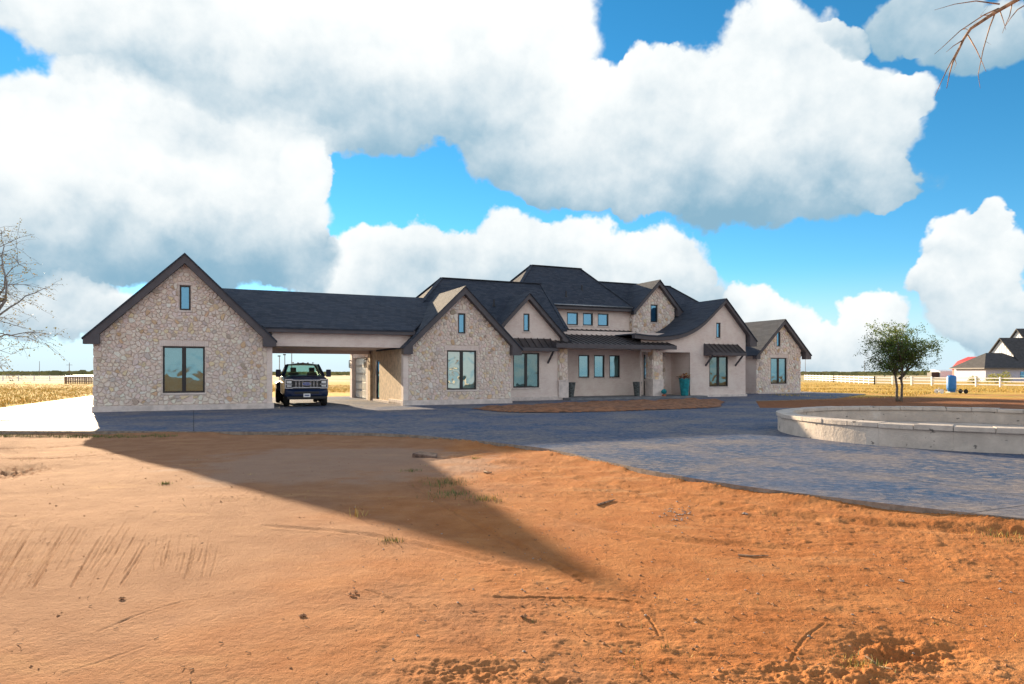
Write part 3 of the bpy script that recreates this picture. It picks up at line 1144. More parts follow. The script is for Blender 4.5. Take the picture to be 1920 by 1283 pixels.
# ---------------------------------------------------------------- breezeway
bz = MB()
bz.box(3.363, 10.5, 34.16, 34.5, 2.95, 3.66)
bz.build('breezeway_lintel', M['brick'], house)
MB().box(3.363, 9.72, 34.5, 41.0, 2.99, 3.05).build('breezeway_ceiling', M['plinth'], house)
MB().box(3.363, 9.6, 41.0, 41.35, 2.78, 3.9).build('breezeway_lintel', M['brick'], house)
MB().box(3.0, 10.3, 33.84, 33.9, 3.6, 3.83).build('fascia', M['trim'], house)
MB().box(3.0, 10.3, 33.9, 34.2, 3.62, 3.66).build('soffit', M['trim'], house)
bzr = MB()
bzr.prism([(2.95, 33.8, 3.84), (10.2, 33.8, 3.84), (13.7, 39.0, 6.12), (.55, 39.0, 6.12)], (0, 0, -.08))
bzr.prism([(2.95, 44.2, 3.84), (10.2, 44.2, 3.84), (13.7, 39.001, 6.12), (.55, 39.001, 6.12)], (0, 0, -.08))
bzr.build('breezeway_roof', M['shingle'], house)
iw = MB()                                              # inner wall on the right, narrow door
iw.quad((9.72, 33.96, 0), (9.72, 39.0, 0), (9.72, 39.0, 3.1), (9.72, 33.96, 3.1))
iw.quad((9.72, 39.0, 2.38), (9.72, 39.75, 2.38), (9.72, 39.75, 3.1), (9.72, 39.0, 3.1))
iw.quad((9.72, 39.75, 0), (9.72, 41.0, 0), (9.72, 41.0, 3.1), (9.72, 39.75, 3.1))
iw.box(9.60, 9.72, 40.75, 41.35, 0, 2.78)
M['stucco'] = simple('tan_stucco', (0.70, 0.55, 0.39), 0.9, var=0.1, scale=5, bump=0.7, bscale=30)
iw.build('breezeway_wall', M['stucco'], house, recalc=False)
d = MB().box(9.80, 9.86, 39.0, 39.75, 0.1, 2.38).build('side_door', M['black'], house)
gp = MB()
gp.quad((9.79, 39.08, .25), (9.79, 39.67, .25), (9.79, 39.67, 2.3), (9.79, 39.08, 2.3))
gp.build('pane', M['glass_high'], d)
MB().box(9.66, 9.9, 34.3, 40.7, -.2, .12).build('plinth', M['plinth'], house, bevel=.01)
# rear garage wing seen through the breezeway
gw = MB()
gw.box(9.62, 9.90, 41.36, 41.9, 0, 3.1)
gw.box(9.55, 9.90, 45.7, 46.3, 0, 3.1)
gw.box(9.62, 9.90, 41.9, 45.7, 2.62, 3.1)
gw.build('garage_wall', M['brick'], house)
M['frosted'] = simple('frosted_panel', (.66, .68, .66), .25, var=.05)
gd = MB()
for k in range(5):
    gd.box(9.80, 9.86, 41.92, 45.68, .03 + k * .52, .53 + k * .52)
gd = gd.build('garage_door', simple('garage_door_paint', (0.42, 0.42, 0.40), .5), house, bevel=.01)
for k in range(5):
    for j in range(4):
        p = MB()
        a = 42.02 + j * .92
        p.quad((9.795, a, .10 + k * .52), (9.795, a + .80, .10 + k * .52), (9.795, a + .80, .46 + k * .52), (9.795, a, .46 + k * .52))
        p.build('pane', M['frosted'], gd)
er = MB()
er.prism([(9.30, 41.5, 3.12), (9.30, 41.5, 3.30), (10.2, 41.5, 4.0), (10.2, 41.5, 3.12)], (0, 5.6, 0))
er.build('garage_eave', M['plinth'], house)
for (t0) in (41.6, 46.0):
    ln = MB()
    ln.box(9.42, 9.60, t0 - .09, t0 + .09, 2.44, 2.49)
    ln.box(9.42, 9.60, t0 - .09, t0 + .09, 1.98, 2.02)
    for ds, dt in ((9.43, -.08), (9.58, -.08), (9.43, .08), (9.58, .08)):
        ln.box(ds - .012, ds + .012, t0 + dt - .012, t0 + dt + .012, 2.02, 2.44)
    ln.box(9.55, 9.62, t0 - .03, t0 + .03, 2.49, 2.6)
    lo = ln.build('wall_lantern', M['black'], house)
    MB().lathe([(.03, 0), (.045, .1), (.03, .3), (.0, .3)], 8, (9.505, t0, 2.03)).build('lamp_glass', M['shade_cloth'], lo)

# ---------------------------------------------------------------- second stone gable
w2 = [(12.06, 13.72, .77, 2.85), (12.68, 13.10, 3.75, 4.82)]
path2 = [(9.62, 2.95), (12.95, 6.2), (16.25, 2.95)]
g2w = wall_sheet(MB(), [(9.72, 2.95), (12.95, 5.88), (15.75, 3.1)], 0.0, 33.94, w2)
g2w.quad((15.75, 33.94, 0), (15.75, 36.6, 0), (15.75, 36.6, 3.1), (15.75, 33.94, 3.1))
g2w = g2w.build('gable_wall', M['mortar'], house, recalc=False)
op2 = [(11.9, 13.88, 2.85, 3.12), (12.02, 13.76, .68, 2.86), (12.64, 13.14, 3.67, 4.84), (12.58, 13.2, 4.8, 4.98)]
stone_face([(9.98, 3.1), (12.95, 5.88), (15.75, 3.1)], 0.26, op2, 0.162, 21, front(33.94), g2w)
MB().box(9.70, 9.97, 33.925, 34.3, .26, 2.95).build('brick_jamb', M['brick'], house)
MB().box(9.66, 15.82, 33.86, 36.7, -.3, .25).build('plinth', M['plinth'], house, bevel=.012)
window(*w2[0], 33.94, 2, LW, behind='shade', glass_mat='glass_wavy')
window(*w2[1], 33.94, 1, .12, glass_mat='glass_high', ext=.05)
rake('rake_board', path2, 33.56, 33.95, .38, house, [(9.618, 10.1, 2.62, 3.0), (15.68, 16.252, 2.62, 3.05)])
roof_sweep('gable_roof', [(9.58, 2.91), (12.95, 6.2), (16.29, 2.91)], 33.5, 39.2, house)

# ---------------------------------------------------------------- brick gable with awning (third)
w3 = [(17.14, 18.88, .77, 2.84), (17.82, 18.23, 4.13, 5.2)]
g3w = wall_sheet(MB(), [(15.76, 3.4), (18.05, 6.1), (20.6, 3.55)], 0.0, 36.6, w3)
g3w.quad((20.6, 36.6, 0), (20.6, 38.6, 0), (20.6, 38.6, 3.6), (20.6, 36.6, 3.6))
g3w.build('gable_wall', M['brick'], house, recalc=False)
MB().box(15.83, 20.66, 36.52, 38.5, -.3, .22).build('plinth', M['plinth'], house, bevel=.012)
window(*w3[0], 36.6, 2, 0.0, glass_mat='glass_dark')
window(*w3[1], 36.6, 1, 0.0, glass_mat='glass_high')
path3 = [(15.2, 3.45), (18.05, 6.38), (20.95, 3.45)]
rake('rake_board', path3, 36.24, 36.61, .34, house, [(20.3, 20.952, 3.22, 3.6)])
roof_sweep('gable_roof', [(15.2, 3.45), (18.05, 6.38), (20.99, 3.41)], 36.18, 40.5, house)


def awning(s0, s1, z_top, z_low, t_wall, out):
    a = MB()
    t0 = t_wall - out
    a.prism([(s0 + .04, t_wall - .01, z_top), (s0 + .04, t0, z_low + .03), (s0 + .04, t0, z_low), (s0 + .04, t_wall - .01, z_low)], (s1 - s0 - .08, 0, 0))
    o = a.build('awning', M['metal_roof'], house)
    n = 7
    for k in range(n + 1):
        s = s0 + .05 + (s1 - s0 - .1) * k / n
        MB().bar((s, t_wall - .02, z_top + .02), (s, t0, z_low + .05), .035, .05).build('seam', M['metal_roof'], o)
    MB().box(s0, s1, t0 - .03, t0 + .01, z_low - .16, z_low + .03).build('fascia', M['trim'], o)
    for s in (s0, s1 - .035):
        e = MB()
        e.prism([(s, t0, z_low + .03), (s, t_wall, z_top), (s, t_wall, z_low - .16), (s, t0, z_low - .16)], (.035, 0, 0))
        e.build('cheek', M['trim'], o)
    for s in (s0 + .18, s1 - .18):
        MB().bar((s, t0 + .12, z_low - .14), (s, t_wall + .01, z_low - .85), .09, .09).build('bracket', M['trim'], o)
    return o


awning(16.55, 19.65, 3.72, 3.10, 36.6, .85)

# mid block behind gables two and three
hip_roof('hip_roof', 10.55, 20.9, 36.75, 43.25, 4.33, 13.86, 20.75, 40.0, 7.5, house)

# ---------------------------------------------------------------- porch
pb = MB()
pb = wall_sheet(pb, [(20.6, 4.4), (30.32, 4.4)], 0.0, 38.6, [(22.80, 23.62, 1.33, 2.82), (23.98, 24.80, 1.33, 2.82), (25.18, 26.02, 1.33, 2.82), (27.95, 28.95, .13, 2.9)])
pb.build('porch_wall', M['brick'], house, recalc=False)
for a, b in ((22.80, 23.62), (23.98, 24.80), (25.18, 26.02)):
    window(a, b, 1.33, 2.82, 38.6, 1, 0.0, back=.06)
dr = MB().box(27.97, 28.93, 38.68, 38.74, .14, 2.9).build('front_door', simple('front_door_paint', (.015, .015, .017), .35), house, bevel=.01)
p = MB()
p.quad((28.12, 38.675, .4), (28.78, 38.675, .4), (28.78, 38.675, 2.7), (28.12, 38.675, 2.7))
p.build('pane', M['glass_high'], dr)
MB().bar((28.86, 38.64, 1.0), (28.86, 38.64, 1.35), .03, .03).build('handle', M['gutter'], dr)
pier = MB().box(29.0, 29.55, 38.3, 38.6, .13, 3.0).build('stone_pier', M['mortar'], house)
stone_face([(29.0, 3.0), (29.55, 3.0)], .14, [], .2, 31, front(38.3), pier)
stone_face([(38.3, 3.0), (38.6, 3.0)], .14, [], .2, 32, side_left(29.0), pier)
MB().box(20.45, 30.9, 35.55, 38.6, -.3, .13).build('porch_floor', simple('porch_concrete', (.16, .17, .19), .7, var=.12, scale=2, bump=.3), house, bevel=.01)
for (a, b, t0, t1) in ((20.2, 20.78, 36.5, 37.1), (27.15, 27.9, 36.45, 37.25)):
    col = MB().box(a, b, t0, t1, .13, 3.15).build('porch_column', M['mortar'], house)
    stone_face([(a, 3.15), (b, 3.15)], 1.22, [], .23, 33 + int(a), front(t0), col)
    stone_face([(t0, 3.15), (t1, 3.15)], 1.22, [], .23, 34 + int(a), side_left(a), col)
    MB().box(a - .05, b + .05, t0 - .06, t1 + .05, .131, 1.13).build('column_base', M['plinth'], col, bevel=.015)
    MB().box(a - .08, b + .08, t0 - .09, t1 + .08, 1.13, 1.22).build('column_cap', M['plinth'], col, bevel=.015)
PS0, PS1, PT0, PT1, PZ0, PZ1 = 19.55, 28.35, 35.7, 40.5, 3.40, 4.62
pr = MB()
pr.prism([(PS0, PT0, PZ0), (PS0, PT1, PZ1), (PS0, PT1, PZ1 - .1), (PS0, PT0, PZ0 - .1)], (PS1 - PS0, 0, 0))
pr = pr.build('porch_roof', M['metal_roof'], house)
n = 23
for k in range(n + 1):
    s = PS0 + .02 + (PS1 - PS0 - .04) * k / n
    MB().bar((s, PT0, PZ0 + .02), (s, PT1, PZ1 + .02), .04, .06).build('seam', M['metal_roof'], pr)
MB().box(PS0 - .05, PS1 + .05, PT0 - .10, PT0 + .01, PZ0 - .24, PZ0 + .012).build('fascia', M['trim'], pr)
MB().box(PS0, PS1, PT0 + .01, 38.58, PZ0 - .22, PZ0 - .17).build('soffit', M['plinth'], pr)
for s in (PS0 - .05, PS1 + .01):
    e = MB()
    e.prism([(s, PT0, PZ0 + .02), (s, PT1, PZ1 + .02), (s, PT1, PZ1 - .2), (s, PT0, PZ0 - .24)], (.04, 0, 0))
    e.build('fascia', M['trim'], pr)

# ---------------------------------------------------------------- upper storey
wu = [(23.01, 23.89, 4.91, 5.78), (24.27, 25.08, 4.91, 5.78), (25.47, 26.35, 4.91, 5.78)]
uw = wall_sheet(MB(), [(19.0, 6.2), (28.4, 6.2)], 4.0, 40.5, wu)
uw.quad((19.0, 40.5, 3), (19.0, 45.6, 3), (19.0, 45.6, 6.2), (19.0, 40.5, 6.2))
uw.build('upper_wall', M['brick'], house, recalc=False)
for o in wu:
    window(*o, 40.5, 1, 0.0, glass_mat='glass_high')
MB().box(18.9, 28.1, 40.02, 40.09, 5.95, 6.2).build('fascia', M['trim'], house)
MB().box(18.9, 28.15, 40.09, 40.5, 5.97, 6.02).build('soffit', M['trim'], house)
gt = MB()
gt.tube([(18.9, 39.96, 6.22), (28.0, 39.96, 6.22)], [.06, .06], 8)
gt.build('gutter', M['gutter'], house, smooth=True)
hip_roof('hip_roof', 18.5, 28.12, 39.98, 45.85, 6.24, 21.5, 25.5, 42.9, 9.2, house)
hip_roof('hip_roof', 26.0, 37.4, 40.62, 46.2, 5.80, 26.1, 33.9, 43.4, 8.42, house)

# dormer
wd = [(29.67, 30.28, 5.27, 6.54)]
dw = wall_sheet(MB(), [(28.16, 5.92), (30.22, 8.06), (31.76, 6.4)], 4.0, 40.12, wd)
dw.quad((28.16, 40.12, 4), (28.16, 42, 4), (28.16, 42, 6), (28.16, 40.12, 6))
dw.quad((31.76, 40.12, 4), (31.76, 42, 4), (31.76, 42, 6.4), (31.76, 40.12, 6.4))
dw = dw.build('dormer_wall', M['mortar'], house, recalc=False)
stone_face([(28.16, 5.92), (30.22, 8.06), (31.76, 6.4)], 4.2, [(29.62, 30.33, 5.18, 6.56)], .21, 41, front(40.12), dw)
stone_face([(40.12, 6.0), (40.5, 6.0)], 4.3, [], .21, 42, side_left(28.16), dw)
window(*wd[0], 40.12, 1, 0.0, glass_mat='glass_high')
pathd = [(28.0, 6.03), (30.22, 8.27), (32.33, 6.03)]
rake('rake_board', pathd, 39.78, 40.13, .33, house, [(28.0, 28.2, 5.76, 6.1), (31.82, 32.33, 5.76, 6.1)])
roof_sweep('dormer_roof', [(27.95, 5.99), (30.22, 8.27), (32.37, 5.99)], 39.72, 43.4, house)

# ---------------------------------------------------------------- gable with the swooping eave
path4 = [(25.6, 4.14), (26.6, 4.05), (27.6, 4.03), (28.4, 4.08), (29.1, 4.18), (29.7, 4.34), (30.3, 4.58), (30.8, 4.84), (31.3, 5.17), (31.8, 5.58), (33.12, 6.72), (35.9, 3.87)]
w4 = [(31.95, 33.61, .70, 2.78), (32.56, 32.94, 4.05, 5.1), (26.32, 30.3, -.05, 3.02)]
wp4 = [(s, z - .2) for s, z in path4 if 26.2 < s < 35.2]
wp4 = [(26.3, 3.86)] + wp4 + [(35.2, top_at(path4, 35.2) - .2)]
g4 = wall_sheet(MB(), wp4, 0.0, 36.6, w4, 0.16)
g4.quad((30.3, 36.6, .0), (30.3, 38.6, .0), (30.3, 38.6, 3.02), (30.3, 36.6, 3.02))
g4.quad((27.9, 36.78, 3.03), (30.3, 36.78, 3.03), (30.3, 38.6, 3.03), (27.9, 38.6, 3.03))
g4.quad((35.2, 36.6, 0), (35.2, 46, 0), (35.2, 46, 4.2), (35.2, 36.6, 4.2))
g4.build('gable_wall', M['brick'], house, recalc=False)
MB().box(30.95, 35.28, 36.5, 46, -.35, .16).build('plinth', M['plinth'], house, bevel=.012)
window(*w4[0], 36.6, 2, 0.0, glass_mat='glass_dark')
window(*w4[1], 36.6, 1, 0.0, glass_mat='glass_high')
rake('rake_board', path4, 36.24, 36.61, .27, house, [(35.3, 35.902, 3.5, 3.95)])
roof_sweep('swept_roof', path4[:-1] + [(35.94, 3.83)], 36.18, 43.5, house)
awning(31.45, 34.45, 3.62, 2.98, 36.6, .85)

# ---------------------------------------------------------------- stone gable at the far right
w5 = [(41.27, 42.98, .76, 2.82), (41.9, 42.3, 3.72, 4.9)]
g5w = wall_sheet(MB(), [(39.75, 3.1), (42.45, 5.6), (44.5, 3.6)], -.1, 40.2, w5)
g5w.quad((44.5, 40.2, -.1), (44.5, 46.5, -.1), (44.5, 46.5, 3.6), (44.5, 40.2, 3.6))
g5w = g5w.build('gable_wall', M['mortar'], house, recalc=False)
stone_face([(39.75, 3.1), (42.45, 5.6), (44.5, 3.6)], .1, [(41.1, 43.15, 2.82, 3.08), (41.22, 43.03, .68, 2.83), (41.86, 42.34, 3.64, 4.92)], .21, 51, front(40.2), g5w)
sw = MB()
sw.quad((39.75, 40.2, -.1), (39.75, 46.5, -.1), (39.75, 46.5, 3.2), (39.75, 40.2, 3.2))
sw.quad((35.2, 43.5, -.1), (39.75, 43.5, -.1), (39.75, 43.5, 3.4), (35.2, 43.5, 3.4))
sw.build('side_wall', M['brick'], house)
MB().box(39.66, 45.6, 39.9, 46.5, -.45, .08).build('plinth', M['plinth'], house, bevel=.012)
window(*w5[0], 40.2, 2, LW)
window(*w5[1], 40.2, 1, 0.0, glass_mat='glass_high')
path5 = [(39.45, 3.0), (42.45, 5.85), (45.3, 3.05)]
rake('rake_board', path5, 39.84, 40.21, .34, house, [(39.448, 39.85, 2.7, 3.05), (44.7, 45.302, 2.72, 3.1)])
roof_sweep('gable_roof', [(39.41, 2.96), (42.45, 5.85), (45.34, 3.01)], 39.78, 47.5, house)

# vent pipes through the roofs
for (s, tt, zz) in ((16.6, 38.2, 5.75), (24.6, 41.2, 7.4), (23.0, 40.6, 6.85)):
    vp = MB()
    vp.tube([(s, tt, zz - .1), (s, tt, zz + .38)], [.045, .045], 8)
    vp.lathe([(.13, -.05), (.05, .10)], 10, (s, tt, zz))
    vp.build('vent_pipe', M['plastic0'], house)

# rear walls that close the house
bw = MB()
bw.quad((9.8, 46.4, 0), (44.5, 46.4, 0), (44.5, 46.4, 5.0), (9.8, 46.4, 5.0))
bw.quad((19, 45.6, 3), (34, 45.6, 3), (34, 45.6, 6.3), (19, 45.6, 6.3))
bw.build('rear_wall', M['brick'], house)

# ================================================================ PICKUP TRUCK under the breezeway (local: x across, y towards the tail, nose at y = 0)
t = NT('dark_blue_car_paint')
M['paint'] = t.set(Base_Color=t.mix(t.ramp(t.noise(3, 4), .3, .7), (0.003, 0.015, 0.055), (0.004, 0.018, 0.065)), Roughness=.38, Metallic=.0)
t.b.inputs['Coat Weight'].default_value = .15
t.b.inputs['Specular IOR Level'].default_value = .3
t.b.inputs['Coat Roughness'].default_value = .05
M['chrome'] = simple('chrome', (.42, .44, .48), .25, metal=.8, var=.03)
M['rubber'] = simple('rubber', (.018, .018, .018), .85, var=.1)
M['plastic'] = simple('black_plastic', (.016, .016, .018), .5, var=.1)
M['lamp'] = simple('lamp_lens', (.75, .78, .80), .08, var=.03)
M['amber'] = simple('amber_lens', (.7, .25, .03), .2, var=.03)
M['carglass'] = glass('car_glass', 0.0, .16, (.62, .80, .72))
truck = empty('pickup_truck', (*hw(5.04, 34.7), 0), R(21), 'dark blue dual-rear-wheel pickup with chrome grille parked under the breezeway', 'pickup truck')


def loft(sections, closed_ends=True):
    """sections: (y, [(x, z) half profile from the bottom centre up to the top centre])"""
    mb = MB()
    rings = []
    for y, half in sections:
        ring = [(x, y, z) for x, z in half] + [(-x, y, z) for x, z in half[::-1]]
        base = len(mb.v)
        mb.v += ring
        rings.append((base, len(ring)))
    for (a, n), (b, _) in zip(rings, rings[1:]):
        for i in range(n):
            j = (i + 1) % n
            mb.f.append((a + i, a + j, b + j, b + i))
            mb.c.append(None)
    if closed_ends:
        a, n = rings[0]
        mb.f.append(tuple(range(a, a + n)))
        a, n = rings[-1]
        mb.f.append(tuple(range(a + n - 1, a - 1, -1)))
        mb.c += [None, None]
    return mb


def half(w, zb, zt, r=.1, crown=.03):
    return [(0.01, zb), (w - .06, zb), (w, zb + .08), (w, zt - r * 1.4), (w - r * .35, zt - r * .45), (w - r * 1.2, zt), (.01, zt + crown)]


body = loft([(.12, half(.93, .62, 1.30)), (.3, half(.985, .55, 1.345, .12, .05)), (1.0, half(1.01, .52, 1.385, .12, .05)), (1.75, half(1.015, .50, 1.42, .1, .04)),
             (2.2, half(1.015, .48, 1.40, .06, .0)), (4.25, half(1.015, .48, 1.40, .06, .0)), (4.3, half(1.0, .55, 1.38, .06, .0))])
body.build('body', M['paint'], truck, bevel=.012)
hd = loft([(.10, [(.01, 1.28), (.55, 1.28), (.62, 1.31), (.01, 1.36)]), (.5, [(.01, 1.3), (.62, 1.3), (.66, 1.40), (.01, 1.445)]), (1.7, [(.01, 1.3), (.72, 1.3), (.76, 1.445), (.01, 1.475)])])
hd.build('hood', M['paint'], truck, bevel=.01)
cab = MB()                                                  # roof and pillars
cab.v, cab.f, cab.c = [], [], []
rf = loft([(2.42, [(.01, 1.96), (.70, 1.95), (.74, 1.965), (.01, 2.025)]), (2.9, [(.01, 1.97), (.74, 1.955), (.78, 1.975), (.01, 2.06)]), (3.9, [(.01, 1.96), (.73, 1.95), (.77, 1.97), (.01, 2.045)]),
           (4.22, [(.01, 1.93), (.70, 1.92), (.74, 1.94), (.01, 1.99)])])
rf = rf.build('cab_roof', M['paint'], truck, bevel=.01)
for k in range(-2, 3):
    MB().box(k * .24 - .04, k * .24 + .04, 2.5, 2.58, 2.02, 2.07).build('clearance_light', M['amber'], rf, bevel=.01)
for sx_ in (-1, 1):
    for (p, q, w) in (((.955, 1.72, 1.41), (.735, 2.45, 1.955), .075), ((.97, 3.1, 1.4), (.77, 3.1, 1.96), .09), ((.965, 4.2, 1.39), (.735, 4.18, 1.94), .12)):
        MB().bar((sx_ * p[0], p[1], p[2]), (sx_ * q[0], q[1], q[2]), w, w).build('pillar', M['paint'], truck)
    g = MB()
    g.quad((sx_ * .975, 1.9, 1.41), (sx_ * .985, 4.15, 1.40), (sx_ * .755, 4.12, 1.93), (sx_ * .755, 2.5, 1.94))
    g.build('side_window', M['carglass'], truck)
g = MB()
g.quad((-.93, 1.74, 1.44), (.93, 1.74, 1.44), (.72, 2.43, 1.95), (-.72, 2.43, 1.95))
g.build('windshield', M['carglass'], truck)
g = MB()
g.quad((-.90, 4.2, 1.42), (.90, 4.2, 1.42), (.70, 4.17, 1.92), (-.70, 4.17, 1.92))
g.build('rear_window', M['carglass'], truck)
MB().box(-.95, .95, 1.72, 2.1, 1.36, 1.44).build('dashboard', M['plastic'], truck, bevel=.02)
for sx_ in (-1, 1):
    MB().box(sx_ * .45 - .25, sx_ * .45 + .25, 2.75, 2.95, 1.0, 1.58).build('seat', M['plastic'], truck, bevel=.04)
    MB().box(sx_ * .45 - .14, sx_ * .45 + .14, 2.82, 2.92, 1.60, 1.82).build('headrest', M['plastic'], truck, bevel=.03)
    mi = MB().box(sx_ * 1.20 - .12, sx_ * 1.20 + .12, 1.95, 2.06, 1.36, 1.72).build('side_mirror', M['paint'], truck, bevel=.03)
    MB().bar((sx_ * .98, 2.0, 1.42), (sx_ * 1.12, 2.0, 1.46), .06, .05).build('mirror_arm', M['plastic'], mi)
    # fender flare edge and headlight: an outer chrome C with two lamps
    hl = MB()
    hl.box(sx_ * .80 - .19, sx_ * .80 + .19, .07, .14, .84, 1.27)
    hl = hl.build('headlight', M['plastic'], truck, bevel=.015)
    cc = MB()
    x0, x1 = (sx_ * .62, sx_ * .985)
    lo, hi = min(x0, x1), max(x0, x1)
    cc.box(lo, hi, .03, .075, 1.215, 1.275)
    cc.box(lo, hi, .03, .075, .83, .885)
    cc.box(*(sorted((sx_ * .935, sx_ * .99))), .03, .075, .885, 1.215)
    cc.box(lo - .02, hi - .03, .035, .078, 1.01, 1.05)
    cc.build('trim', M['chrome'], hl, bevel=.01)
    for (z0_, z1_) in ((1.075, 1.19), (.92, .99)):
        MB().box(sx_ * .79 - .11, sx_ * .79 + .11, .045, .08, z0_, z1_).build('lens', M['lamp'], hl, bevel=.012)
    MB().box(sx_ * .80 - .10, sx_ * .80 + .10, -.045, -.01, .60, .68).build('fog_light', M['lamp'], truck, bevel=.01)
MB().box(-.63, .63, .085, .13, .86, 1.25).build('grille_backing', M['plastic'], truck)
gr = MB()
gr.box(-.64, .64, .03, .09, 1.19, 1.245)
gr.box(-.64, .64, .03, .09, .85, .905)
gr = gr.build('grille', M['chrome'], truck, bevel=.012)
for k in range(4):
    for x in (-.48, -.33, -.18, .18, .33, .48):
        MB().box(x - .035, x + .035, .05, .085, .935 + k * .064, .963 + k * .064).build('grille_tab', M['chrome'], gr)
em = MB()
em.prism([(.20 * math.cos(a), .0, 1.055 + .082 * math.sin(a)) for a in [2 * math.pi * k / 24 for k in range(24)]], (0, .05, 0))
em = em.build('emblem', M['chrome'], truck)
eb = MB()
eb.prism([(.182 * math.cos(a), -.006, 1.055 + .068 * math.sin(a)) for a in [2 * math.pi * k / 24 for k in range(24)]], (0, .02, 0))
eb.build('emblem_field', simple('emblem_blue', (.01, .06, .30), .25, var=.02), em)
cu = bpy.data.curves.new('emblem_lettering', 'FONT')
cu.body = 'Ford'
cu.size, cu.align_x, cu.align_y, cu.extrude, cu.shear = .13, 'CENTER', 'CENTER', .002, .3
to = bpy.data.objects.new('emblem_lettering', cu)
COL.objects.link(to)
to.parent = em
to.location = (0, -.010, 1.055)
to.rotation_euler = (R(90), 0, 0)
cu.materials.append(M['chrome'])
bpy.context.view_layer.update()
tm = bpy.data.meshes.new_from_object(to.evaluated_get(bpy.context.evaluated_depsgraph_get()))
bpy.data.objects.remove(to)
to = bpy.data.objects.new('emblem_lettering', tm)
COL.objects.link(to)
to.parent = em
to.location = (0, -.010, 1.055)
to.rotation_euler = (R(90), 0, 0)
bp = loft([(-.12, half(.72, .52, .72, .05, 0)), (-.02, half(.97, .46, .80, .06, 0)), (.18, half(1.0, .44, .82, .06, 0)), (.3, half(.98, .46, .8, .06, 0))])
bp = bp.build('front_bumper', M['paint'], truck, bevel=.02)
MB().box(-.56, .56, -.135, -.05, .60, .70).build('bumper_intake', M['plastic'], bp, bevel=.01)
MB().box(-.90, .90, -.05, .25, .34, .50).build('air_dam', M['plastic'], truck, bevel=.04)
pl = MB().box(-.155, .155, -.15, -.137, .45, .61).build('licence_plate', simple('plate_white', (.75, .76, .78), .5, var=.03), truck)
MB().box(-.11, .11, -.153, -.149, .50, .56).build('plate_print', simple('plate_print', (.10, .12, .25), .6, var=.3, scale=60), pl)
# bed with wide rear fenders
MB().box(-.98, .98, 4.34, 6.7, .62, 1.36).build('bed', M['paint'], truck, bevel=.03)
for sx_ in (-1, 1):
    fd = loft([(4.75, [(.01, .7), (.05, .7), (.06, .75), (.01, .8)]), (5.05, [(.01, .55), (.20, .62), (.22, 1.02), (.01, 1.12)]), (5.75, [(.01, .55), (.23, .62), (.25, 1.06), (.01, 1.16)]), (6.2, [(.01, .7), (.05, .7), (.06, .75), (.01, .8)])])
    fd = fd.build('rear_fender', M['paint'], truck, bevel=.01)
    fd.location = (sx_ * .98, 0, 0)


def wheel(x, y, w):
    wb = MB()
    prof = [(.20, -w / 2), (.34, -w / 2), (.395, -w / 2 + .03), (.405, 0), (.395, w / 2 - .03), (.34, w / 2), (.20, w / 2)]
    wb.lathe(prof, 28)
    o = wb.build('wheel', M['rubber'], truck, smooth=True)
    rb = MB()
    rb.lathe([(.205, -w / 2 + .02), (.205, w / 2 - .02), (.17, w / 2 - .05), (.08, w / 2 - .06), (.07, w / 2 - .01), (0, w / 2 - .01)], 20)
    rb.lathe([(.205, -w / 2 + .02), (.17, -w / 2 + .05), (.08, -w / 2 + .06), (.07, -w / 2 + .01), (0, -w / 2 + .01)], 20)
    rb.build('rim', M['chrome'], o)
    o.location = (x, y, .404)
    o.rotation_euler = (0, R(90), 0)


for sx_ in (-1, 1):
    wheel(sx_ * .87, .95, .27)
    wheel(sx_ * .84, 5.4, .25)
    wheel(sx_ * 1.10, 5.4, .25)
MB().box(-.6, .6, .6, 6.3, .42, .60).build('chassis', M['plastic'], truck)

truck.scale = (1.04, 1, 1.07)
# ================================================================ POTS on the porch
M['pot_grey'] = simple('pot_slate', (.085, .10, .105), .45, var=.35, scale=9)
M['pot_teal'] = simple('pot_teal_glaze', (.015, .22, .26), .25, var=.2, scale=5)
for (s, lab) in ((21.38, 'tall tapered slate-grey pot beside the porch\'s narrow stone column'), (26.4, 'tall tapered slate-grey pot beside the porch\'s wide stone column')):
    p = empty('tall_pot', (*hw(s, 37.15), .13), 0, lab, 'pot', 'empty grey porch pots')
    MB().lathe([(0, 0), (.17, 0), (.18, .02), (.30, .88), (.31, .93), (.27, .93), (.26, .86), (0, .82)], 20).build('pot_body', M['pot_grey'], p, smooth=False)
tp = empty('flower_pot', (*hw(29.55, 36.25), .13), 0, 'tall turquoise glazed pot with red and orange leaves by the entry', 'potted plant')
MB().lathe([(0, 0), (.21, 0), (.24, .05), (.33, .75), (.37, 1.08), (.37, 1.16), (.32, 1.16), (.31, 1.05), (0, 1.02)], 24).build('pot_body', M['pot_teal'], tp, smooth=False)
lv = MB()
r = random.Random(2)
for k in range(170):
    a, rr_ = r.uniform(0, 2 * math.pi), r.uniform(.05, .50)
    bx, by, bz = rr_ * math.cos(a), rr_ * math.sin(a), 1.06 + r.uniform(0, .36) * (1.15 - rr_)
    tip = Vector((bx + .17 * math.cos(a), by + .17 * math.sin(a), bz + r.uniform(-.02, .16)))
    sd = Vector((-math.sin(a), math.cos(a), 0)) * r.uniform(.03, .055)
    m = (Vector((bx, by, bz)) + tip) / 2
    col = r.choice([(.42, .05, .03), (.60, .20, .03), (.30, .03, .04), (.55, .33, .05), (.10, .05, .03), (.12, .14, .03)])
    lv.quad((bx, by, bz), tuple(m + sd), tuple(tip), tuple(m - sd), col)
t = NT('croton_leaf')
at = t.add('ShaderNodeAttribute', attribute_name='tone')
M['croton'] = t.set(Base_Color=at.outputs['Color'], Roughness=.5)
lv.build('foliage', M['croton'], tp, recalc=False)
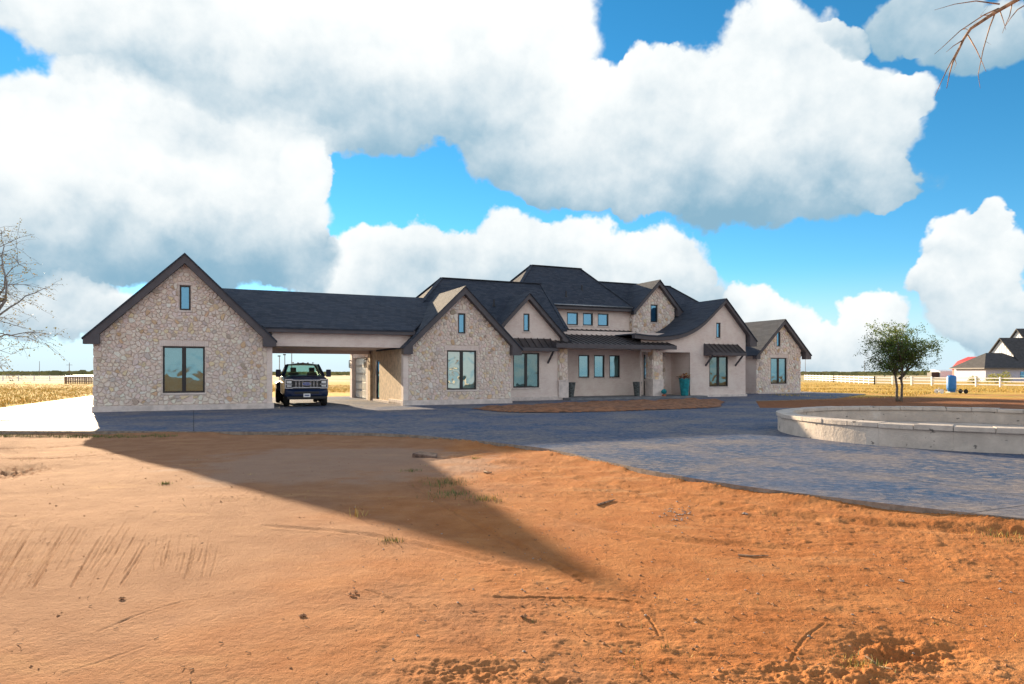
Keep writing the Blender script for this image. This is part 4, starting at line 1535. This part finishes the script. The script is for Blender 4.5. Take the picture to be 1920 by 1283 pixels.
ks = empty('garden_ornament', (*hw(27.75, 36.1), .13), 0, 'small turquoise ornament on the porch floor beside the wide column', 'ornament')
MB().lathe([(0, 0), (.13, 0), (.15, .05), (.10, .12), (.04, .13)], 14).build('base', simple('terracotta', (.35, .10, .05), .7), ks)
MB().lathe([(.04, .12), (.16, .20), (.19, .32), (.13, .42), (.05, .46), (0, .46)], 14).build('bowl', M['pot_teal'], ks)

# ================================================================ TREES
M['bark'] = simple('bark', (.13, .105, .085), .9, var=.3, scale=14, bump=.9, bscale=22)
M['bark_grey'] = simple('grey_bark', (.26, .24, .235), .9, var=.25, scale=14, bump=.8, bscale=22)
M['twig'] = simple('pale_twig', (.30, .19, .115), .75, var=.3, scale=20, bump=.4)


def leaf_mat(name, c0, c1):
    t = NT(name)
    at = t.add('ShaderNodeAttribute', attribute_name='tone')
    sp = t.add('ShaderNodeSeparateColor')
    t.l.new(at.outputs['Color'], sp.inputs[0])
    col = t.mix(sp.outputs[0], c0, c1)
    tr = t.add('ShaderNodeBsdfTranslucent')
    t.l.new(t.mix(1.0, col, (1.5, 1.35, .6), 'MULTIPLY'), tr.inputs['Color'])
    t.set(Base_Color=col, Roughness=.6)
    mx = t.add('ShaderNodeMixShader')
    mx.inputs[0].default_value = .35
    t.l.new(t.b.outputs[0], mx.inputs[1])
    t.l.new(tr.outputs[0], mx.inputs[2])
    t.l.new(mx.outputs[0], t.out.inputs['Surface'])
    return t.m


def bez(p0, p1, p2, n):
    return [p0 * (1 - u) ** 2 + p1 * 2 * u * (1 - u) + p2 * u * u for u in [k / n for k in range(n + 1)]]


def jitter_line(pts, amp, r):
    return [pts[0]] + [p + Vector((r.uniform(-1, 1), r.uniform(-1, 1), r.uniform(-1, 1))) * amp for p in pts[1:-1]] + [pts[-1]]


def tree(name, base, stems, crown_c, crown_r, n_limb, n_twig, n_leaf, leaf_size, mat, label, seed, trunk_r, bark, droop=.0, tw_len=.7, keep=None):
    r = random.Random(seed)
    root = empty(name, base, 0, label, 'tree')
    wood, twigs, lf = MB(), MB(), MB()
    cc, cr = Vector(crown_c), Vector(crown_r)
    forks = []
    for st_ in stems:
        pts = [Vector(p) for p in st_]
        path = jitter_line(sum([bez(a, (a + b) / 2 + Vector((r.uniform(-.06, .06), r.uniform(-.06, .06), 0)), b, 3)[:-1] for a, b in zip(pts, pts[1:])], []) + [pts[-1]], .025, r)
        n = len(path)
        wood.tube(path, [trunk_r * (1.25 if i == 0 else 1) * (1 - .62 * i / (n - 1)) for i in range(n)], 9)
        forks += path[n // 2:]
    tips = []
    for k in range(n_limb):
        while True:
            v = Vector((r.uniform(-1, 1), r.uniform(-1, 1), r.uniform(-1, 1)))
            if .35 < v.length < 1:
                break
        end = cc + Vector((v.x * cr.x, v.y * cr.y, v.z * cr.z))
        f = r.choice(forks)
        ctrl = f + (end - f) * .5 + Vector((0, 0, (end - f).length * r.uniform(.05, .28)))
        path = jitter_line(bez(f, ctrl, end, 7), .05 * cr.x / 2.4, r)
        r0 = trunk_r * r.uniform(.22, .42)
        wood.tube(path, [r0 * (1 - .86 * i / 7) for i in range(8)], 6)
        for q in range(n_twig):
            i = r.randint(2, 7)
            p = path[i]
            dv = (end - f).normalized() * .5 + Vector((r.uniform(-1, 1), r.uniform(-1, 1), r.uniform(-.7, .9) - droop))
            e = p + dv.normalized() * tw_len * r.uniform(.5, 1.3)
            tp_ = jitter_line(bez(p, (p + e) / 2 + Vector((0, 0, .12 * tw_len)), e, 4), .05 * tw_len, r)
            twigs.tube(tp_, [r0 * .20 * (1 - .75 * j / 4) for j in range(5)], 4, cap=False)
            tips.append(tp_)
    for k in range(n_leaf):
        tp_ = r.choice(tips)
        u = r.uniform(.25, 1) * 4
        i = min(3, int(u))
        p = tp_[i].lerp(tp_[i + 1], u - i) + Vector((r.gauss(0, 1), r.gauss(0, 1), r.gauss(0, 1))) * leaf_size * 1.1
        d1 = Vector((r.uniform(-1, 1), r.uniform(-1, 1), r.uniform(-1, .6))).normalized()
        d2 = d1.cross(Vector((r.uniform(-1, 1), r.uniform(-1, 1), r.uniform(-1, 1)))).normalized()
        L = leaf_size * r.uniform(.6, 1.4)
        hgt = (p.z - cc.z) / cr.z * .5 + .5
        lf.poly([tuple(p), tuple(p + d1 * L * .5 + d2 * L * .28), tuple(p + d1 * L), tuple(p + d1 * L * .5 - d2 * L * .28)], (min(1, max(0, r.uniform(0, .55) + (.45 if r.random() < .25 * hgt + .04 else 0))),) * 3)
    wood.build('trunk', bark, root, smooth=True, recalc=False)
    cr_ = lf.build('crown', mat, root, recalc=False)
    tag(twigs.build('twigs', bark, cr_, recalc=False), kind='stuff')
    return root


yx, yy_ = pix(1683, 753, -.05)
M['leaf_green'] = leaf_mat('dark_green_leaf', (.026, .095, .030), (.22, .27, .04))
tree('young_tree', (yx, yy_, -.06), [[(0, 0, -.1), (-.05, 0, .8), (-.1, .05, 1.5), (-.35, .1, 2.4), (-.5, .1, 3.2)], [(.16, -.05, -.1), (.24, -.05, .7), (.22, -.05, 1.5), (.3, 0, 2.6), (.25, 0, 3.6)],
                                    [(.18, .1, 1.35), (.7, .1, 1.9), (1.3, 0, 2.5)]],
     (.05, 0, 3.25), (2.4, 2.3, 1.65), 80, 10, 15500, .088, M['leaf_green'], 'small round-headed green tree with twin trunks behind the fountain', 3, .085, M['bark'], .25, .55)
M['leaf_thin'] = leaf_mat('autumn_leaf', (.085, .10, .060), (.24, .17, .07))
tree('tall_tree', (-30.6, 36, -.1), [[(0, 0, -.2), (.2, 0, 1.4), (.1, .2, 3.0), (.7, .2, 4.8), (1.2, 0, 6.6)], [(.1, 0, 1.2), (1.4, .2, 2.6), (2.8, 0, 4.0), (3.9, 0, 5.6)], [(.1, .1, 1.8), (-1.4, .2, 4.0), (-2.0, 0, 6.0)]],
     (.9, 0, 5.7), (6.1, 4.2, 5.2), 84, 13, 7500, .10, M['leaf_thin'], 'tall sparse tree with thin bare branches and few leaves at the left edge', 12, .17, M['bark_grey'], .35, 1.25)

# bare tree whose branch hangs into the top right corner
bt = empty('bare_tree', (7.6, 4.2, -.12), 0, 'bare twiggy branch hanging into the top right corner of the sky', 'tree')


def at_(px, py, Y):
    return Vector(((px - 960) / FPX * Y - 7.6, Y - 4.2, CAM_H + (HORIZON - py) / FPX * Y + .12))


tk = MB()
tk.tube([(0, 0, 0), (.05, 0, 1.2), (-.05, .05, 2.6), (-.25, .2, 3.9), (-.3, .3, 5.4), (-.2, .2, 7.0)], [.17, .14, .12, .10, .07, .03], 10)
tk.tube([(-.12, .1, 3.3), (-.9, .3, 4.4), (-1.9, .6, 5.2), tuple(at_(2200, -190, 5.0))], [.07, .055, .035, .024], 8)
tk.tube([(-.28, .25, 4.5), (.6, .5, 5.6), (1.5, .2, 6.4), (2.2, -.3, 6.8)], [.06, .045, .03, .012], 8)
tk.build('trunk', M['bark'], bt, smooth=True, recalc=False)
bmain = [(2200, -190), (2050, -85), (1985, -42), (1935, -16), (1900, 4), (1862, 26), (1820, 54), (1806, 75), (1797, 95), (1786, 118), (1780, 140), (1775, 166)]
br_ = MB()
br_.tube([at_(x, y, 5.0) for x, y in bmain], [.024, .020, .018, .016, .0145, .013, .0105, .009, .007, .0055, .0042, .0018], 7)
br_ = br_.build('branch', M['twig'], bt, smooth=True, recalc=False)
for k, (pts, r0) in enumerate([([(1874, 8), (1830, 2), (1790, 8), (1752, 19)], .0055), ([(1872, 16), (1845, 28), (1800, 58), (1770, 86), (1752, 102)], .006), ([(1806, 75), (1788, 86), (1774, 98)], .005),
                               ([(1815, 66), (1830, 92), (1842, 118), (1849, 135)], .005), ([(1866, 24), (1856, 50), (1843, 95), (1834, 140), (1838, 166)], .006), ([(1798, 90), (1776, 130), (1762, 160), (1753, 180)], .005),
                               ([(1874, 18), (1881, 38), (1886, 57)], .0045), ([(1898, 6), (1893, 30), (1884, 50), (1879, 63)], .0045), ([(1945, -4), (1908, 18), (1895, 34), (1883, 52)], .006),
                               ([(1790, 110), (1793, 120), (1788, 132)], .003), ([(1852, 62), (1848, 78), (1858, 84)], .0025), ([(1806, 55), (1811, 54), (1817, 58)], .004), ([(1825, 50), (1812, 62), (1832, 40)], .003),
                               ([(1860, 28), (1838, 30), (1852, 12)], .004), ([(1930, -15), (1960, 30), (1990, 80), (2005, 130)], .006), ([(1985, -42), (2040, 10), (2080, 70)], .008)]):
    b = MB()
    Y0 = 5.0 + ((k * 37) % 7 - 3) * .02
    P_ = [at_(x, y, 5.0 + (Y0 - 5.0) * j / 3) for j, (x, y) in enumerate(pts)]
    b.tube(P_, [r0 * (1 - .8 * j / (len(P_) - 1)) for j in range(len(P_))], 5)
    b.build('twig', M['twig'], br_, smooth=True, recalc=False)

# ================================================================ FENCES, TANK, NEIGHBOUR, FAR THINGS
M['white'] = simple('white_vinyl', (.74, .75, .80), .5, var=.05)


def rail_fence(label, pts, n_rails, h, step, group=None):
    base = pts[0]
    f = empty('rail_fence', (base[0], base[1], ground_z(*base)), 0, label, 'fence', group)
    for (ax, ay), (bx, by) in zip(pts, pts[1:]):
        n = max(1, round(math.hypot(bx - ax, by - ay) / step))
        P_ = [(ax + (bx - ax) * k / n, ay + (by - ay) * k / n) for k in range(n + 1)]
        L = [Vector((x - base[0], y - base[1], ground_z(x, y) - ground_z(*base))) for x, y in P_]
        for k, p in enumerate(L):
            MB().box(p.x - .075, p.x + .075, p.y - .075, p.y + .075, p.z - .15, p.z + h + .06).build('post', M['white'], f)
        for k in range(n):
            for q in range(n_rails):
                zz = h * (q + .75) / n_rails - .02
                mb = MB()
                mb.bar(L[k] + Vector((0, 0, zz)), L[k + 1] + Vector((0, 0, zz)), .05, .15)
                mb.build('rail', M['white'], f)
    return f


rail_fence('white rail fence running past the blue tank and along the pasture', [(72.5, 82.0), (60, 113.0), (66, 140), (72, 168)], 3, 1.35, 3.2)
rail_fence('distant white rail fence across the pasture at the left edge', [(-125, 158), (-84, 156)], 4, 1.3, 3.6)
rail_fence('short white rail fence in front of the neighbouring house', [(103, 128), (118, 124)], 3, 1.35, 3.0)

# blue pressure tank on a little cart
tx, ty = pix(1784, 740, -.12)
tz = ground_z(tx, ty)
tk = empty('blue_tank', (tx, ty, tz), 0, 'upright bright blue tank on a small wheeled frame in the dry grass', 'tank')
t = NT('tank_blue')
M['tank'] = t.set(Base_Color=t.mix(t.ramp(t.noise(4, 4), .3, .7), (.012, .16, .50), (.018, .20, .58)), Roughness=.4)
MB().lathe([(0, .16), (.26, .16), (.28, .2), (.28, .30), (.34, .36), (.345, .5), (.345, 1.32), (.31, 1.42), (.2, 1.48), (0, 1.5)], 28).build('vessel', M['tank'], tk, smooth=True)
MB().lathe([(.36, .56), (.36, .60)], 28).build('band', M['tank'], tk)
fr_ = MB()
fr_.bar((-1.15, 0, .32), (1.1, 0, .22), .05, .05)
fr_.bar((-1.0, .3, .16), (-1.0, -.3, .16), .05, .05)
fr_.bar((-1.0, 0, .16), (-1.0, 0, .5), .04, .04)
fr_.bar((.95, .3, .12), (.95, -.3, .12), .05, .05)
fr_.box(-.3, .3, -.3, .3, .10, .16)
fr_.build('frame', M['gutter'], tk)
for x, y in ((-1.0, .33), (-1.0, -.33), (.95, .33), (.95, -.33)):
    w = MB()
    w.lathe([(0, -.05), (.16, -.05), (.19, 0), (.16, .05), (0, .05)], 16)
    w = w.build('wheel', M['rubber'] if x > 0 else M['white'], tk)
    w.location = (x, y, .19)
    w.rotation_euler = (R(90), 0, 0)

# neighbouring house beyond the fence
M['board'] = simple('white_board_siding', (.58, .62, .70), .7, var=.05)
M['pale_stone'] = simple('pale_neighbour_stone', (.44, .45, .60), .85, var=.1)
M['dark_roof'] = simple('charcoal_roof', (.050, .050, .056), .85, var=.15, scale=2)
nz = -.49
nb = empty('neighbour_house', (97, 140, nz), 0, 'far white-gabled house with charcoal hip roofs beyond the white fence', 'house')
MB().box(.5, 20, .5, 10.5, -.2, 3.0).build('wall', M['pale_stone'], nb)


def hip2(name, x0, x1, y0, y1, ze, xa, xb, ya, yb, zr):
    m = MB()
    A, B, C, D = (x0, y0, ze), (x1, y0, ze), (x1, y1, ze), (x0, y1, ze)
    E, F = (xa, ya, zr), (xb, yb, zr)
    m.quad(A, B, F, E)
    m.quad(C, D, E, F)
    m.poly((D, A, E))
    m.poly((B, C, F))
    m.poly((D, C, B, A))
    o = m.build(name, M['dark_roof'], nb)
    MB().box(x0, x1, y0 - .04, y0 + .02, ze - .2, ze + .01).build('fascia', M['trim'], o)
    MB().box(x0 - .04, x0 + .02, y0 + .02, y1, ze - .2, ze + .01).build('fascia', M['trim'], o)


hip2('hip_roof', -.3, 12, -.3, 11, 3.0, 4.0, 7.5, 5.5, 5.5, 6.2)


def gable_block(x0, x1, y0, y1, ze, zp, nbat):
    """ridge along x, the boarded gable end facing the yard side"""
    ym = (y0 + y1) / 2
    m = MB()
    m.prism([(x0, y0, 0), (x0, y1, 0), (x0, y1, ze), (x0, ym, zp), (x0, y0, ze)], (x1 - x0, 0, 0))
    wl = m.build('gable_wall', M['board'], nb)
    for k in range(nbat + 1):
        y = y0 + .1 + (y1 - y0 - .2) * k / nbat
        zt = ze + (zp - ze) * (1 - abs(y - ym) / ((y1 - y0) / 2)) - .15
        MB().box(x0 - .05, x0 + .01, y - .04, y + .04, 2.9, zt).build('batten', M['board'], wl)
    rf_ = MB()
    for ye in (y0 - .5, y1 + .5):
        zz = ze - .5 * (zp - ze) / ((y1 - y0) / 2)
        rf_.prism([(x0 - .5, ye, zz), (x0 - .5, ym, zp), (x0 - .5, ym, zp + .25), (x0 - .5, ye, zz + .25)], (x1 - x0 + .5, 0, 0))
    rf_.build('gable_roof', M['dark_roof'], nb)


gable_block(9.0, 28.0, 1.2, 14.4, 3.3, 9.3, 18)
gable_block(15.0, 30.0, 5.0, 17.0, 5.6, 11.5, 16)
d_ = MB().box(11.0, 11.7, .43, .5, 0, 2.2).build('door', M['black'], nb)
for x in (7.6, 14.3):
    MB().box(x, x + 1.1, .43, .5, .9, 2.2).build('window', M['glass_high'], nb)

# red barn roof, white shed behind
rb = empty('red_barn', (132.4, 195, -.49), 0, 'small barn with bright red roof peeking over the far house roof', 'barn')
MB().prism([(-1.5, 0, 0), (9, 0, 0), (9, 0, 3.0), (-1.5, 0, 3.0)], (0, 8, 0)).build('wall', simple('barn_wall', (.45, .20, .17), .8), rb)
m = MB()
m.prism([(-1.9, -.4, 2.9), (.3, -.4, 5.3), (3.4, -.4, 6.6), (6.5, -.4, 5.3), (9.3, -.4, 2.9)], (0, 8.8, 0))
m.build('roof', simple('barn_roof_red', (.50, .045, .04), .5), rb)
sh = empty('white_shed', (133, 212, -.49), 0, 'long low white shed at the foot of the sky by the red barn', 'shed')
MB().box(0, 9, 0, 5, 0, 2.3).build('wall', M['white'], sh)
MB().prism([(-.2, -.2, 2.3), (9.2, -.2, 2.3), (9.2, 2.5, 2.75), (-.2, 2.5, 2.75)], (0, 2.6, .0)).build('roof', M['white'], sh)
MB().box(-2.6, -.2, .2, 2.5, 0, 2.1).build('trailer_end', M['plastic'], sh)

# slatted pen and poles at the left
pen = empty('slatted_pen', (-80, 122, ground_z(-80, 122)), 0, 'small brown slatted wooden pen in the pasture beside the left gable', 'pen')
M['oldwood'] = simple('weathered_wood', (.15, .095, .075), .85, var=.25, scale=8)
for k in range(22):
    MB().box(k * .32, k * .32 + .2, 0, .04, 0, 1.25 + rnd.uniform(-.03, .03)).build('slat', M['oldwood'], pen)
for zz in (.3, 1.05):
    MB().box(0, 7.1, .04, .1, zz, zz + .1).build('rail', M['oldwood'], pen)
for x in (0, 3.5, 7.0):
    MB().box(x, x + .14, .1, .24, -.1, 1.35).build('post', M['oldwood'], pen)
MB().prism([(-.1, .1, 1.28), (7.3, .1, 1.28), (7.3, 3, 1.42), (-.1, 3, 1.42)], (0, 0, .06)).build('cover', M['white'], pen)


def pole(name, px, Y, h, label, arm=0.0, head=False, grp=None):
    x = (px - 960) / FPX * Y
    p = empty(name, (x, Y, ground_z(x, Y)), 0, label, 'pole', grp)
    MB().tube([(0, 0, -.2), (0, 0, h)], [.13, .09], 8).build('shaft', M['oldwood'] if not head else M['gutter'], p)
    if arm:
        MB().bar((-arm, 0, h - .9), (arm, 0, h - .9), .12, .12).build('crossarm', M['oldwood'], p)
    if head:
        MB().box(-.35, .2, -.15, .15, h - .05, h + .2).build('lamp_head', M['plastic'], p, bevel=.03)
    return p


pole('utility_pole', 130, 262, 5.6, 'thin utility pole with crossarm rising above the slatted pen', 1.2)
pole('utility_pole', 74, 350, 7.5, 'plain far pole standing left of the slatted pen')
for px, h, lab in ((524, 5.2, 'light pole seen under the breezeway, leftmost and lowest of three'), (534, 5.5, 'light pole seen under the breezeway, middle one of three'),
                   (547, 5.9, 'light pole seen under the breezeway, tallest of three nearest the truck roof')):
    pole('light_pole', px, 150, h + .3, lab, head=True, grp='light poles beyond the breezeway')
pole('utility_pole', 1510, 380, 9.0, 'thin far pole just right of the last stone gable')
pole('utility_pole', 1621, 420, 9.0, 'thin far pole left of the small green tree')

# low scrub along the horizon
lf = MB()
r = random.Random(8)
for k in range(5200):
    Y = r.uniform(380, 620)
    x = r.uniform(-1.0, 1.0) * Y
    hh = r.uniform(.5, 1.9) + 1.2 * max(0, math.sin(x * .013 + 1) * math.sin(x * .031))
    w = r.uniform(1.5, 4)
    y2 = r.uniform(-2, 2)
    lf.poly([(x - w, Y - y2, -.6), (x + w, Y + y2, -.6), (x + w * r.uniform(.3, .9), Y + y2 * .4, hh * r.uniform(.7, 1)), (x + r.uniform(-.3, .3) * w, Y, hh), (x - w * r.uniform(.3, .9), Y - y2 * .4, hh * r.uniform(.6, 1))], (r.random(),) * 3)
t = NT('scrub_leaf')
at = t.add('ShaderNodeAttribute', attribute_name='tone')
sp = t.add('ShaderNodeSeparateColor')
t.l.new(at.outputs['Color'], sp.inputs[0])
M['scrub'] = t.set(Base_Color=t.mix(sp.outputs[0], (.14, .15, .07), (.30, .28, .11)), Roughness=.9)
tag(lf.build('scrub', M['scrub'], recalc=False), 'low olive scrub along the horizon', 'scrub', kind='stuff')


def shrub(px, py, Y, w, h, label, seed, n=420, grp='shrubs before the far house'):
    r = random.Random(seed)
    x = (px - 960) / FPX * Y
    o = empty('shrub', (x, Y, ground_z(x, Y)), 0, label, 'shrub', grp)
    st_, lv_ = MB(), MB()
    for k in range(9):
        e = Vector((r.uniform(-w, w) * .7, r.uniform(-w, w) * .5, h * r.uniform(.6, .95)))
        st_.tube([(0, 0, -.1), tuple(e * .5 + Vector((0, 0, .1))), tuple(e)], [.05, .035, .01], 5)
    for k in range(n):
        while True:
            v = Vector((r.uniform(-1, 1), r.uniform(-1, 1), r.uniform(0, 1)))
            if v.length < 1:
                break
        p = Vector((v.x * w, v.y * w * .6, .1 + v.z * h))
        a, b = Vector((r.uniform(-1, 1), r.uniform(-1, 1), r.uniform(-.3, 1))).normalized(), Vector((r.uniform(-1, 1), r.uniform(-1, 1), r.uniform(-1, 1))).normalized()
        L = r.uniform(.15, .32)
        lv_.poly([tuple(p), tuple(p + a * L * .5 + b * L * .3), tuple(p + a * L), tuple(p + a * L * .5 - b * L * .3)], (r.random(),) * 3)
    st_.build('stem', M['bark'], o, recalc=False)
    lv_.build('foliage', M['leaf_yellow'], o, recalc=False)


M['leaf_yellow'] = leaf_mat('yellow_green_leaf', (.16, .20, .025), (.36, .36, .05))
shrub(1868, 710, 126, 2.3, 1.7, 'broad yellow-green shrub before the far house, biggest of the group', 1, 900)
shrub(1886, 710, 127, 1.3, 2.2, 'tall narrow yellow-green shrub beside the far house door', 2)
shrub(1826, 710, 126, 1.2, 1.2, 'small yellow-green shrub at the left corner of the far house', 3)

# ================================================================ GRASS, WEEDS, STONES
t = NT('grass_blade')
at = t.add('ShaderNodeAttribute', attribute_name='tone')
M['blade'] = t.set(Base_Color=at.outputs['Color'], Roughness=.8)


def blades(mb, x, y, zz, n, h, spread, cols, r, w=.012):
    for k in range(n):
        a = r.uniform(0, 2 * math.pi)
        bx, by = x + r.gauss(0, spread), y + r.gauss(0, spread)
        lean = r.uniform(.15, .8) * h
        hh = h * r.uniform(.5, 1.1)
        c_ = r.choice(cols)
        sx_, sy_ = -math.sin(a) * w, math.cos(a) * w
        mb.poly([(bx - sx_, by - sy_, zz - .02), (bx + sx_, by + sy_, zz - .02), (bx + math.cos(a) * lean, by + math.sin(a) * lean, zz + hh)], c_)


DRY = [(.62, .43, .11), (.56, .35, .07), (.66, .50, .17), (.48, .36, .07), (.42, .26, .07)]
GRN = [(.10, .15, .035), (.16, .20, .05), (.24, .23, .08), (.08, .11, .035)]
r = random.Random(21)
pas = MB()
for k in range(26000):
    side = r.random()
    Y = 44 + 75 * r.random() ** 1.5
    if side < .45:
        u = r.uniform(.38, .82)
    elif side < .85:
        Y = 26 + 90 * r.random() ** 1.6
        u = r.uniform(-.86, -.60)
    else:
        Y = 50 + 60 * r.random()
        u = r.uniform(-.36, -.22)
    x = u * Y
    if u > 0 and Y < 52 + 6 * math.sin(x * .2):
        continue
    if u < 0 and Y < 58 and (x > -24.4 - (Y - 32.6) * .35 - .6 or Y < 33.8):
        continue
    if u > 0 and fbm(x * .08, Y * .08, 2, 3) < -.25:
        continue
    blades(pas, x, Y, ground_z(x, Y), 3, r.uniform(.07, .22), .12, DRY if r.random() < .93 else GRN, r, .022)
tag(pas.build('pasture_grass', M['blade'], recalc=False), 'dry yellow grass covering the pasture', 'grass', kind='stuff')

yard = MB()                                             # thin sprouts over the bare yard
for k in range(620):
    Y = 4.2 + 15 * r.random() ** 1.2
    x = r.uniform(-.8, .8) * Y
    if fbm(x * .5, Y * .5, 2, 14) < -.02 or Y > 17 - max(0, x) * 2.2 or (x < -.4 and Y < 9):
        continue
    blades(yard, x, Y, ground_z(x, Y), r.randint(2, 7), r.uniform(.015, .05), .03, GRN + DRY[:3], r, .004)
for k in range(240):                                    # green fringe at the foot of the slab
    x = r.uniform(-15.5, -9.5)
    y = 19.6 - r.uniform(0, .5)
    blades(yard, x, y, ground_z(x, y), 6, r.uniform(.04, .10), .06, GRN, r, .008)
tag(yard.build('yard_sprouts', M['blade'], recalc=False), 'thin green and straw sprouts scattered over the bare dirt', 'grass', kind='stuff')

for (px, py, n, h, sp_, cols, lab) in [
        (310, 908, 60, .13, .05, GRN + DRY[:1], 'small green weed standing alone on the sunlit sand at left'),
        (735, 1015, 70, .10, .06, GRN + DRY[:2], 'yellow-green weed in sunlit dirt just below the gable shadow edge'),
        (770, 885, 60, .14, .09, GRN, 'small green weed in the shade above the big weed clump'),
        (840, 905, 220, .15, .20, GRN, 'wide green weed clump in the shadow near the notch of light'),
        (845, 928, 160, .14, .16, GRN, 'green weed clump in shade below the wide clump'),
        (912, 938, 130, .18, .11, GRN + DRY[:2], 'grassy weed tuft on the right edge of the gable shadow'),
        (892, 861, 40, .13, .05, GRN[1:3] + DRY[:1], 'bright yellow-green weed sprig beside the dark broken chunk'),
        (1270, 905, 45, .07, .06, GRN, 'low green weed close under the drive edge'),
        (1895, 1010, 140, .10, .17, GRN + DRY[:2], 'low green weed patch near the slab at the right edge'),
        (1612, 1245, 160, .07, .09, GRN + DRY, 'tangled grey-green weed beside the dark hole at lower right'),
        (670, 968, 14, .30, .03, DRY, 'single tall dry grass stalk in the gable shadow')]:
    x, y = pix(px, py, -.12)
    e = empty('weed', (x, y, ground_z(x, y)), 0, lab, 'weed', 'weeds in the yard')
    mb = MB()
    blades(mb, 0, 0, 0, int(n * 1.3), h * .45, sp_ * 1.1, cols, r, .005)
    tag(mb.build('blades', M['blade'], e, recalc=False), kind='stuff')

# clods and pebbles
M['pebble'] = simple('clod_soil', (.36, .175, .085), .95, var=.3, scale=20, bump=.5)
M['rock'] = simple('pale_pebble', (.34, .27, .23), .85, var=.2, scale=25, bump=.5)


def lump(mb, x, y, zz, s, r):
    P_ = [(1, 0, 0), (.3, .95, 0), (-.8, .6, 0), (-.8, -.6, 0), (.3, -.95, 0), (.1, .1, .75), (-.1, 0, -.5)]
    a = r.uniform(0, 6.28)
    b = len(mb.v)
    for p in P_:
        q = [c_ * s * r.uniform(.7, 1.25) for c_ in p]
        mb.v.append((x + q[0] * math.cos(a) - q[1] * math.sin(a), y + q[0] * math.sin(a) + q[1] * math.cos(a), zz + q[2]))
    for i in range(5):
        j = (i + 1) % 5
        mb.f += [(b + i, b + j, b + 5), (b + j, b + i, b + 6)]
        mb.c += [None, None]


deb = MB()                                              # bits of straw, bark and twig
for k in range(900):
    Y = 3.9 + 12 * r.random() ** 1.4
    x = r.uniform(-.8, .8) * Y
    if Y > 17 - max(0, x) * 2.4 or r.random() > .45 + .6 * float(fbm(x * .7, Y * .7, 2, 40)) + (.25 if x > 0 else -.15):
        continue
    a, L, w = r.uniform(0, 6.28), r.uniform(.015, .07) * r.uniform(.4, 1), r.uniform(.002, .005)
    z0 = ground_z(x, Y) + .004
    dx, dy = math.cos(a) * L, math.sin(a) * L
    deb.bar((x, Y, z0), (x + dx, Y + dy, z0 + r.uniform(0, .012)), w, w)
tag(deb.build('twig_litter', simple('twig_litter', (.13, .085, .055), .9, var=.5, scale=30), recalc=False), 'bits of dark twig and straw littered over the dirt', 'litter', kind='stuff')
cl, pb_ = MB(), MB()
for k in range(5200):
    Y = 3.9 + 13 * r.random() ** 1.5
    x = r.uniform(-.8, .8) * Y
    dens = .30 + .5 * (x > 0) + .9 * float(fbm(x * .6, Y * .6, 2, 22))
    if x < -.3 and Y < 8.5:
        dens *= .18
    if r.random() > dens or Y > 17.5 - max(0, x) * 2.4:
        continue
    s = .004 + .013 * r.random() ** 3
    lump(cl, x, Y, ground_z(x, Y) + s * .15, s, r)
for k in range(300):
    Y = 4.2 + 11 * r.random() ** 1.2
    x = r.uniform(-.25, .8) * Y
    if Y > 15.5 - max(0, x) * 2.2:
        continue
    s = .006 + .010 * r.random() ** 2
    lump(pb_, x, Y, ground_z(x, Y) + s * .3, s, r)
for k in range(45):
    x, y = pix(1272 + r.gauss(0, 14), 965 + r.gauss(0, 9), -.12)
    lump(pb_, x, y, ground_z(x, y) + .008, r.uniform(.008, .022), r)
tag(cl.build('clods', M['pebble'], recalc=False), 'small clods of red soil strewn over the yard', 'clods', kind='stuff')
tag(pb_.build('pebbles', M['rock'], recalc=False), 'small pale pebbles strewn over the yard', 'pebbles', kind='stuff')

# single finds on the ground
for (px, py, s, lab) in ((985, 1162, .035, 'dark clod alone on smooth dirt below the shadow tip'), (660, 1119, .035, 'flat dark clod casting a shadow on the sand, centre left'), (232, 1122, .028, 'dark clod on the smooth sand at lower left'),
                         (570, 1160, .026, 'small dark clod near the middle of the sand'), (1690, 1091, .030, 'pale rounded stone in the red dirt at right'), (1395, 968, .05, 'pale stone lying in front of the drive edge')):
    x, y = pix(px, py, -.12)
    mb = MB()
    for q in range(3):
        lump(mb, r.gauss(0, s * .5), r.gauss(0, s * .3), s * .3, s * r.uniform(.5, 1), r)
    o = mb.build('clod' if 'clod' in lab else 'stone', M['pebble'] if 'clod' in lab else M['rock'], recalc=False)
    o.location = (x, y, ground_z(x, y))
    tag(o, lab, 'clod' if 'clod' in lab else 'stone', 'single lumps on the dirt')
for (pts, rad, lab) in (([(1384, 1042), (1405, 1044), (1440, 1043)], .010, 'thin dark stick lying flat in the red dirt at right'), ([(1120, 950), (1135, 944), (1152, 938)], .016, 'short pale stick on the orange dirt below the drive bend'),
                        ([(1622, 1222), (1650, 1236), (1672, 1247)], .008, 'pale stick leaning at the dark hole at lower right'), ([(908, 886), (914, 887.5), (922, 888)], .022, 'short brown wood stub in the notch of sunlight')):
    mb = MB()
    P_ = []
    for q in pts:
        x, y = pix(*q, -.12)
        P_.append((x, y, ground_z(x, y) + rad * .9))
    o0 = Vector(P_[0])
    mb.tube([Vector(p) - o0 for p in P_], [rad, rad * .9, rad * .6], 7)
    o = mb.build('stick', M['twig'], recalc=False)
    o.location = o0
    tag(o, lab, 'stick', 'sticks in the yard')
# broken piece of slab
x, y = pix(798, 857, -.12)
o = MB().prism([(-.28, -.1, 0), (.3, -.16, 0), (.22, .14, 0), (-.2, .16, 0)], (0, 0, .1)).build('slab_chip', M['oldwood'], bevel=.02)
o.location = (x, y, ground_z(x, y) - .02)
o.rotation_euler = (R(8), R(5), R(-10))
tag(o, 'dark broken chunk lying at the corner of the shadow', 'rubble')
